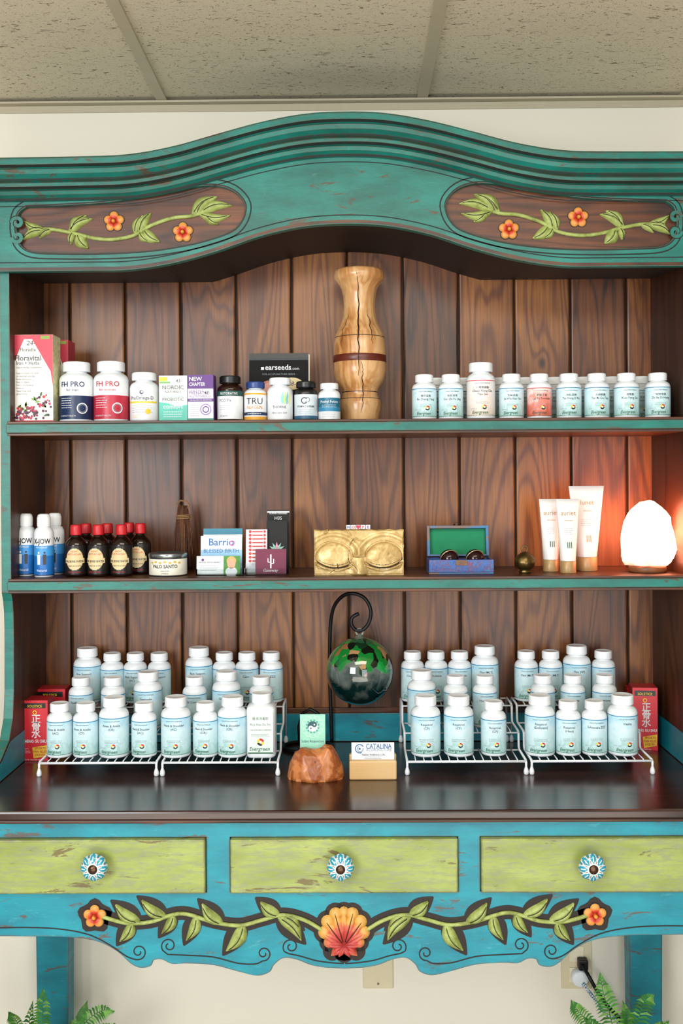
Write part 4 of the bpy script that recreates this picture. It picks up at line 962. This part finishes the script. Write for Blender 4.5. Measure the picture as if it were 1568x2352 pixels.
for v in bm.verts:
    c_=v.co; zz_=(c_.z+1)/2
    a=math.atan2(c_.y,c_.x); hr=math.sqrt(max(0,1-c_.z**2))
    d=1+.14*noise.noise(Vector((math.cos(a)*1.5,math.sin(a)*1.5,zz_*3+4)))+.15*noise.noise(Vector((math.cos(a)*3,math.sin(a)*3,zz_*6)))
    rr=.0560*interp(wp,zz_)*d if hr>1e-4 else 0
    vs.append((rr*math.cos(a)+.008*zz_-.003,rr*math.sin(a)*.85,.0126+zz_*Hs_+(.010*noise.noise(c_*2.5) if 0.15<zz_<.97 else 0)))
vs=[(min(a,.0585),b,c_) for a,b,c_ in vs]
fs=[tuple(v.index for v in f.verts) for f in bm.faces]; MB().add(vs,fs,SALT,False).build('salt_rock',lamp); bm.free()
# ------------------------------------------------ COUNTER items
WIRE=pm('#dfe2e6',.35,var=.02)
def rack(p0,p1):
    x0=XA(p0,-.30,ZC);x1=XA(p1,-.30,ZC); W=(x1-x0)/2
    e=thing('wire_shelf_riser','white coated wire three step shelf riser','shelf riser',((x0+x1)/2,-.17,ZC),0,'white wire shelf risers')
    mb=MB(); R=.0026; yy=lambda v:v+.17
    for sx in (-1,1):
        pts=[(-.30,.006),(-.30,TZ[0]-.006),(-.294,TZ[0]-R),(-.216,TZ[0]-R),(-.211,TZ[0]+.004),(-.209,TZ[1]-.006),(-.203,TZ[1]-R),(-.127,TZ[1]-R),(-.122,TZ[1]+.004),(-.120,TZ[2]-.006),(-.114,TZ[2]-R),(-.050,TZ[2]-R),(-.044,TZ[2]-.005),(-.0435,.006)]
        mb.tube([(sx*W,yy(a),b) for a,b in pts],R,WIRE,8)
    for a,b in ((-.299,TZ[0]-.0045),(-.2095,TZ[1]-.0045),(-.1205,TZ[2]-.0045),(-.0455,TZ[2]-.0045),(-.213,TZ[0]-.0045),(-.124,TZ[1]-.0045)):
        mb.tube([(-W,yy(a),b),(W,yy(a),b)],R if a==-.299 else .0018,WIRE,8)
    mb.build('frame',e)
    for i,(ya,yb_) in enumerate(((-.300,-.212),(-.210,-.123),(-.121,-.045))):
        mb=MB(); n=13
        for k2 in range(n):
            x=-W+2*W*(k2+1)/(n+1); zt_=TZ[i]-.0014
            mb.tube([(x,yy(ya)-.0015,zt_-.004),(x,yy(ya)+.003,zt_),(x,yy(yb_),zt_)],.0014,WIRE,6)
        mb.build('wire_tier',e)
    for sx in (-1,1):
        for a in (-.30,-.0435):
            mb=MB().lathe([(0,0),(.0038,0),(.0050,.002),(.0053,.006),(.0046,.010),(.0034,.013),(.0028,.016)],WIRE,16,c=(sx*W,yy(a),0)); mb.build('foot',e)
rack(90,359); rack(373,638); rack(935,1208); rack(1221,1498)
RB=pm('#cf2431',.4); RBD=pm('#a81824',.4)
def f(A,w,H):
    A.rect(-.42*w,.87*H,.42*w,.955*H,BLK); A.text('SOLSTICE',0,.885*H,.0075,YEL,fit=w*.72,e=.0006,bold=.01)
    A.disc(.0,.80*H,.0050,YEL,.0005,8); A.disc(0,.80*H,.0030,RB,.0007,8)
    for i,ch in enumerate('正骨水'): A.text(ch,.05*w,(.640-.125*i)*H,.0205,OFFW,e=.0006,bold=.015)
    A.text('ZHENG GU SHUI',0,.30*H,.0125,OFFW,fit=w*.94,e=.0006,bold=.02)
    A.poly([(-.05*w,.04*H),(.45*w,.08*H),(.48*w,.26*H),(-.1*w,.22*H)],YEL,.0005); A.text('SPORTS',.2*w,.190*H,.0070,RED,fit=w*.46,e=.0008,bold=.02); A.text('PAIN RELIEF',.2*w,.135*H,.007,RED,fit=w*.50,e=.0008,bold=.02); A.text('LIQUID',.2*w,.085*H,.0068,RED,fit=w*.44,e=.0008,bold=.02)
    A.micro(-.45*w,-.15*w,.2*H,4,.003,OFFW,.0006); A.text('3.4 FL OZ (100 mL)',-.08*w,.01*H,.0042,OFFW,fit=w*.7,e=.0006)
GR='red liniment cartons'
def rbox(x0,x1,yt,y,rz,lab,dep=.05):
    cartonbox('liniment_carton',lab,x0,x1,yt,y,dep,ZC,f,RB,RBD,rz,GR)
rbox(50,110,1609,-.187,.0,'red liniment carton with white lettering and yellow corner')
rbox(80,150,1583,-.095,.0,'red liniment carton standing behind another',.045)
rbox(1453,1509,1580,-.125,-.10,'red liniment carton with white lettering and yellow corner',.05)
rbox(1441,1482,1579,-.068,.0,'red liniment carton partly hidden by bottles',.025)
# glass ball + stand
yq=-.108
st=thing('ornament_stand','black metal hook stand with curled top','stand',(XA(762,-.05,ZC),-.05,ZC)); IR=pm('#0e0e10',.45,.4)
path=[]
for (a,b,yy_) in [(762,1712,-.052),(760,1640,-.052),(757,1560,-.052),(757,1490,-.053),(759,1432,-.062),(767,1393,-.078),(787,1369,-.095),(812,1363,-.108),(838,1375,-.108),(851,1402,-.108),(847,1430,-.108),(832,1447,-.108),(817,1447,-.108),(807,1434,-.108),(809,1418,-.108),(824,1409,-.108)]:
    q=P(a,b,yy_); path.append((q[0],yy_,max(q[1],ZC+.004)))
path=crom(path,5); o_=st.location
mb=MB().tube([(a-o_[0],b-o_[1],c2-o_[2]) for a,b,c2 in path],.0042,IR,10); mb.build('hook_rod',st)
bxs=path[0][0]-o_[0]
mb=MB(); mb.tube([(bxs+.0+(-.055+.055*math.cos(a)),-.045+.045*math.sin(a)*1.0,.004) for a in [k2*6.283/30 for k2 in range(30)]],.004,IR,8,closed=True)
q0=P(712,1624,-.08); ax=q0[0]-o_[0]
mb.tube([(ax-.024,-.03,.004),(ax-.026,-.03,.045),(ax-.018,-.03,.075),(ax,-.03,q0[1]-ZC-.004),(ax+.018,-.03,.075),(ax+.026,-.03,.045),(ax+.024,-.03,.004)],.004,IR,8); mb.build('stand_base',st)
t=T('speckled_glass'); sep=t.n('ShaderNodeSeparateXYZ',Vector=t.tc.outputs['Object'])
wv=t.n('ShaderNodeVectorMath',_operation='ADD',i0=t.map((1,1,.6)),i1=t.n('ShaderNodeVectorMath',_operation='SCALE',i0=t.n('ShaderNodeTexNoise',Vector=t.tc.outputs['Object'],Scale=30.0).outputs[1],Scale=.02).outputs[0]).outputs[0]
vo=t.n('ShaderNodeTexVoronoi',Vector=wv,Scale=62.0); vc=t.n('ShaderNodeSeparateColor',Color=vo.outputs['Color']).outputs[0]
pc=t.ramp(vc,[(0,'#14702c'),(.2,'#14301c'),(.36,'#1a8a3c'),(.52,'#8a5e3c'),(.64,'#10160f'),(.78,'#2a5a3a'),(.9,'#a07a52')],'CONSTANT')
nz_=t.noise(t.tc.outputs['Object'],26,3)
zf=t.math('ADD',t.math('MULTIPLY',sep.outputs[2],7.0),t.math('MULTIPLY',t.math('SUBTRACT',nz_,.5),1.3))
topf=t.ramp(zf,[(.08,'#000000'),(.16,'#ffffff')]); botf=t.ramp(t.math('MULTIPLY',zf,-1.0),[(.0,'#000000'),(.30,'#ffffff')])
col_=t.mix(topf,'#7a8680',pc); col_=t.mix(botf,col_,'#063230')
tr_=t.math('MULTIPLY',t.math('SUBTRACT',1.0,topf),.6)
GLS=t.set(col_,.05,0,Coat__Weight=.6); t.t.links.new(tr_,t.b.inputs['Transmission Weight'])
bx_,bz_=P(826,1541,yq); R=.0755
ball=thing('glass_ornament','green and black speckled blown glass ball hanging from hook','ornament',(bx_,yq,bz_))
MB().lathe([(R*math.sin(math.pi*i/36),-R*math.cos(math.pi*i/36)) for i in range(37)],GLS,56).lathe([(.97*R*math.sin(math.pi*i/36),-.97*R*math.cos(math.pi*i/36)) for i in range(37)][::-1],GLS,56).build('glass_ball',ball)
t=T('clear_glass'); CG=t.set('#b8c4b8',.05); t.b.inputs['Transmission Weight'].default_value=.8
MB().lathe([(.014,R-.003),(.010,R+.002),(.006,R+.005),(.005,R+.007)],CG,20).tube([(.008*math.cos(a),0,R+.0125+.0075*math.sin(a)) for a in [k2*.314 for k2 in range(20)]],.0026,CG,8,closed=True).build('hanging_loop',ball)
# burl holder
yb2=-.315
def bmat():
    t=T('burl_wood'); n=t.noise(t.tc.outputs['Object'],14,4,1.4,.55); r=t.math('SINE',t.math('MULTIPLY',n,40))
    f=t.math('ADD',t.math('MULTIPLY',r,.06),n); return t.set(t.ramp(f,[(.26,'#5a2612'),(.40,'#a05628'),(.58,'#c27a44'),(.78,'#d29a66')]),.33,bump=n,bs=.2)
BUR=bmat(); X=XA(725,yb2,.97); bm=bmesh.new(); bmesh.ops.create_icosphere(bm,subdivisions=5,radius=1); vs=[]
hp=[(-1,.0),(-.9,.030),(-.75,.050),(-.5,.060),(-.25,.062),(0,.058),(.2,.056),(.42,.066),(.6,.064),(.8,.045),(.93,.024),(1,0)]
for v in bm.verts:
    c_=v.co; d=1+.16*noise.noise(c_*1.9+Vector((3,1,7)))+.05*noise.noise(c_*4.0); x_=max(-1,min(1,c_.x)); hh=interp(hp,x_)
    rr=math.sqrt(max(1e-6,1-x_*x_)); zn=c_.z/rr
    zz_=hh*(max(0,zn)**.8)*d if zn>0 else 0
    vs.append((c_.x*.0575*(1+.07*noise.noise(c_*2)),c_.y*.038*d,zz_*(1+.05*noise.noise(c_*5))))
tag(MB().add(vs,[tuple(v.index for v in f.verts) for f in bm.faces],BUR,True).build('burl_wood_card_holder',None,(X,yb2,ZC+.0002)),'lumpy polished burl wood card holder','card holder'); bm.free()
w=(747-689)/S(-.30); zlo=ZC+.048; H=P(718,1641,-.30)[1]-zlo
mb=MB().box(-w/2,0,0,w/2,.0012,H,pm('#8fcab2',.5)); A=Art(mb,None,0); mnt=pm('#c8e8d8',.5); dtl=pm('#1c4a50',.5)
cz=H*.68
for i in range(12): a=i*.5236; A.ring(.017*math.cos(a),cz+.017*math.sin(a),.006,.0008,mnt,.0004,14)
for i in range(12): a=i*.5236+.26; A.disc(.0125*math.cos(a),cz+.0125*math.sin(a),.0022,pm('#4a9a8a',.5),.0005,10)
A.disc(0,cz,.0105,OFFW,.0007); A.disc(0,cz,.0105,dtl,.0009,18,a0=.8,a1=.8+math.pi); A.disc(.00525*math.cos(.8),cz+.00525*math.sin(.8),.00525,dtl,.0011); A.disc(-.00525*math.cos(.8),cz-.00525*math.sin(.8),.00525,OFFW,.0012); A.disc(.00525*math.cos(.8),cz+.00525*math.sin(.8),.0016,OFFW,.0014); A.disc(-.00525*math.cos(.8),cz-.00525*math.sin(.8),.0016,dtl,.0014)
A.text('Sudary Acupuncture',0,.26*H,.0080,dtl,fit=w*.9,e=.0006)
tag(mb.build('business_card',None,(XA(718,-.30,1.0),-.302,zlo),(-.06,0,0)),'mint green acupuncture card with yin yang emblem in burl holder','card')
BAM=wood('bamboo','#b08346','#d0a870','#e0c090',.4,axis='x',rings=10,ra=.04)
yh=-.335; x0=XA(802,yh,.96); x1=XA(911,yh,.96); W=(x1-x0); zt2=P(856,1748,yh)[1]-ZC
mb=MB(); mb.box(-W/2,0,0,W/2,.012,zt2,BAM).box(-W/2,.012,0,W/2,.020,.010,BAM).box(-W/2,.020,0,W/2,.034,zt2+.008,BAM)
tag(mb.build('bamboo_card_holder',None,((x0+x1)/2,yh,ZC+.0002),bevel=.003),'small light bamboo business card holder','card holder')
w=(905-807)/S(yh+.014); zlo=ZC+.0108; H=P(856,1706,yh+.014)[1]-zlo
mb=MB().box(-w/2,0,0,w/2,.004,H,OFFW); A=Art(mb,None,0); bl=pm('#2f5f94',.5); gy=pm('#7a8c9c',.5)
A.ring(-.31*w,.80*H,.0085,.0019,bl,a0=.5,a1=5.2); A.ring(-.295*w,.795*H,.0058,.0016,gy,a0=2.,a1=6.6); A.disc(-.31*w,.80*H,.0022,bl)
A.text('CATALINA',.14*w,.80*H,.0145,bl,fit=w*.60,e=.0006,bold=.01); A.text('ACUPUNCTURE',.14*w,.715*H,.0085,gy,fit=w*.60,e=.0006); A.text('Nathan Anderson, L.Ac.',.02*w,.57*H,.0062,INK,fit=w*.55,e=.0006); A.micro(-.2*w,.2*w,.52*H,2,.003,GREY)
tag(mb.build('business_card',None,(XA(856,yh+.014,1.0),yh+.0135,zlo),(-.03,0,0)),'stack of white business cards with blue lettering in bamboo holder','card')
# ------------------------------------------------ wall plates, plug, cords, ferns
PL=pm('#cfc4a4',.4,var=.02)
a=P(836,2222,0);b=P(900,2268,0); xm=(a[0]+b[0])/2; zlo=b[1]
mb=MB().box(-.035,-.006,0,.035,0,.115,PL); A=Art(mb,None,-.006); A.disc(0,.012,.0028,pm('#8a8468',.4,.5)); A.disc(0,.103,.0028,pm('#8a8468',.4,.5)); A.rect(-.0005,.0095,.0005,.0145,DARK,.0008)
tag(mb.build('wall_plate',None,(xm,-.0002,zlo),bevel=.002),'blank beige wall cover plate on cream wall','wall plate')
a=P(1293,2268,0);b=P(1352,2268,0); xm=(a[0]+b[0])/2
mb=MB().box(-.035,-.006,0,.035,0,.115,PL).box(-.017,-.008,.015,.017,-.006,.05,pm('#ded6bc',.4)).box(-.017,-.008,.064,.017,-.006,.10,pm('#ded6bc',.4)); tag(mb.build('power_outlet',None,(xm,-.0002,a[1]),bevel=.0015),'beige wall power outlet with plugs','outlet')
BC_=T('braided_cord'); ck=BC_.n('ShaderNodeTexChecker',Vector=BC_.map((1,1,1)),Scale=260.0,Color1=lin('#d8dde0'),Color2=lin('#2a5f78')); BC=BC_.set(ck.outputs[0],.7)
q=P(1331,2246,-.02); pg=thing('round_plug','round white plug with braided blue and white cord','plug',(q[0],-.0085,q[1]))
mb=MB(); mb.lathe([(0,0),(.018,0),(.019,.002),(.019,.018),(.016,.021),(0,.021)],WHITE,30)
mb.v=[(x,-zz_,y_) for x,y_,zz_ in mb.v]; mb.build('plug_body',pg)
pts=[(1338,2258,-.030),(1348,2272,-.036),(1366,2296,-.034),(1388,2328,-.030),(1420,2350,-.030),(1440,2440,-.030)]
P3=[(P(a,b,y_)[0]-q[0],y_+.0085,P(a,b,y_)[1]-q[1]) for a,b,y_ in pts]; MB().tube(crom(P3,6),.0038,BC,8).build('cord',pg)
q=P(1338,2216,-.02); pg=thing('black_plug','black electric plug with long black cord','plug',(q[0],-.0085,q[1]))
MB().box(-.011,-.022,-.010,.011,0,.014,IR).build('plug_body',pg,bevel=.003)
pts=[(1338,2218,-.032),(1346,2232,-.045),(1356,2250,-.056),(1372,2278,-.056),(1396,2312,-.052),(1426,2348,-.05),(1446,2430,-.05)]
P3=[(P(a,b,y_)[0]-q[0],y_+.0085,P(a,b,y_)[1]-q[1]) for a,b,y_ in pts]; MB().tube(crom(P3,6),.0045,IR,8).build('cord',pg)
FG=pm('#3a7a2c',.5,var=.4,scale=40); FG2=pm('#6a9a44',.5,var=.3); POT=pm('#5a4438',.6,var=.2,scale=20)
def fern(x,y,fronds,label):
    e=thing('potted_fern',label,'plant',(x,y,.0002),0,'potted ferns under the table')
    MB().lathe([(0,0),(.065,0),(.07,.004),(.092,.17),(.098,.172),(.098,.19),(.088,.19),(.086,.175),(0,.175)],POT,32).build('pot',e)
    mb=MB(); rd=random.Random(4)
    for fr in fronds:
        pts=crom([Vector(p_) for p_ in fr[0]],8); N=len(pts); mb.tube(pts,[.0016*(1-.8*i/N) for i in range(N)],FG,5)
        Lm=fr[1]; M_=26
        for i in range(3,M_*2):
            q=i/(M_*2); f_=q*(N-1); a=int(f_); a2=min(a+1,N-1); p_=Vector(pts[a]).lerp(Vector(pts[a2]),f_-a); tg=(Vector(pts[a2])-Vector(pts[max(0,a-1)])).normalized()
            side=tg.cross(Vector((0,-1,.25))).normalized()*(1 if i%2 else -1); L=Lm*math.sin(math.pi*(q*.85+.12))**.7*(1.0 if q<.8 else (1-q)*4+.15)
            d=(side+tg*.45+Vector((0,-.15,-.12))).normalized(); wv_=tg*.0036
            m1=p_+d*L*.5+Vector((0,0,.002)); tp=p_+d*L+Vector((0,0,-.004))
            mb.add([p_-wv_*.5,m1-wv_,tp,m1+wv_,p_+wv_*.5],[(0,1,2,3,4)],FG if rd.random()<.7 else FG2)
    mb.build('fronds',e)
def W3(a,b,y): q=P(a,b,y); return (q[0],y,q[1])
def mk(x,y,tips):
    out=[]
    for (pxs,L) in tips:
        pts=[(0,0,.17)]
        for (a,b,yy_) in pxs: q=W3(a,b,yy_); pts.append((q[0]-x,q[1]-y,q[2]))
        out.append((pts,L))
    return out
fx=P(150,2352,-.20)[0]
fern(fx,-.20,mk(fx,-.20,[([(100,2400,-.22),(98,2330,-.24),(100,2270,-.25)],.026),([(60,2400,-.22),(40,2350,-.25),(20,2325,-.27)],.022),([(165,2400,-.2),(195,2350,-.22),(232,2322,-.24),(262,2322,-.25)],.024),([(180,2420,-.2),(225,2370,-.22),(265,2352,-.24)],.022),([(120,2420,-.2),(70,2370,-.22),(75,2300,-.22)],.02),([(150,2400,-.14),(185,2340,-.12),(200,2300,-.11)],.018)]),'leafy green fern in pot beneath the table')
fx=P(1405,2352,-.20)[0]
fern(fx,-.20,mk(fx,-.20,[([(1410,2400,-.22),(1400,2330,-.24),(1385,2280,-.25),(1378,2235,-.25)],.030),([(1380,2410,-.22),(1350,2350,-.25),(1325,2320,-.27),(1312,2300,-.27)],.024),([(1440,2400,-.2),(1462,2350,-.22),(1480,2300,-.24),(1500,2285,-.25)],.028),([(1470,2420,-.2),(1500,2370,-.22),(1535,2345,-.24)],.024),([(1400,2420,-.2),(1375,2370,-.22),(1340,2335,-.22)],.024),([(1425,2400,-.2),(1440,2350,-.2),(1430,2300,-.2)],.022)]),'leafy green fern in pot beneath the table, beside power cord')
# ------------------------------------------------ lights
def area(name,loc,target,sx,sy,e,col):
    l=bpy.data.lights.new(name,'AREA'); l.shape='RECTANGLE'; l.size=sx; l.size_y=sy; l.energy=e; l.color=col
    o=bpy.data.objects.new(name,l); COL.objects.link(o); o.location=loc; d=Vector(target)-Vector(loc); o.rotation_euler=d.to_track_quat('-Z','Y').to_euler()
area('window_light',(-1.5,-3.4,1.85),(0,0,1.3),1.2,1.4,82,(.94,.97,1.0))
area('window_light_low',(1.0,-3.7,1.3),(0,0,1.1),1.1,1.5,30,(.88,.95,1.0))
area('ceiling_light',(.1,-1.7,2.40),(.0,-1.0,0),1.4,.6,26,(1,.94,.84))
area('bounce_light',(0,-2.6,.25),(0,-.9,2.45),2.4,1.2,36,(1,.94,.84))
w_=bpy.data.worlds.new('World'); sc.world=w_; w_.use_nodes=True; bg=w_.node_tree.nodes['Background']; bg.inputs[0].default_value=(.93,.96,1,1); bg.inputs[1].default_value=.30
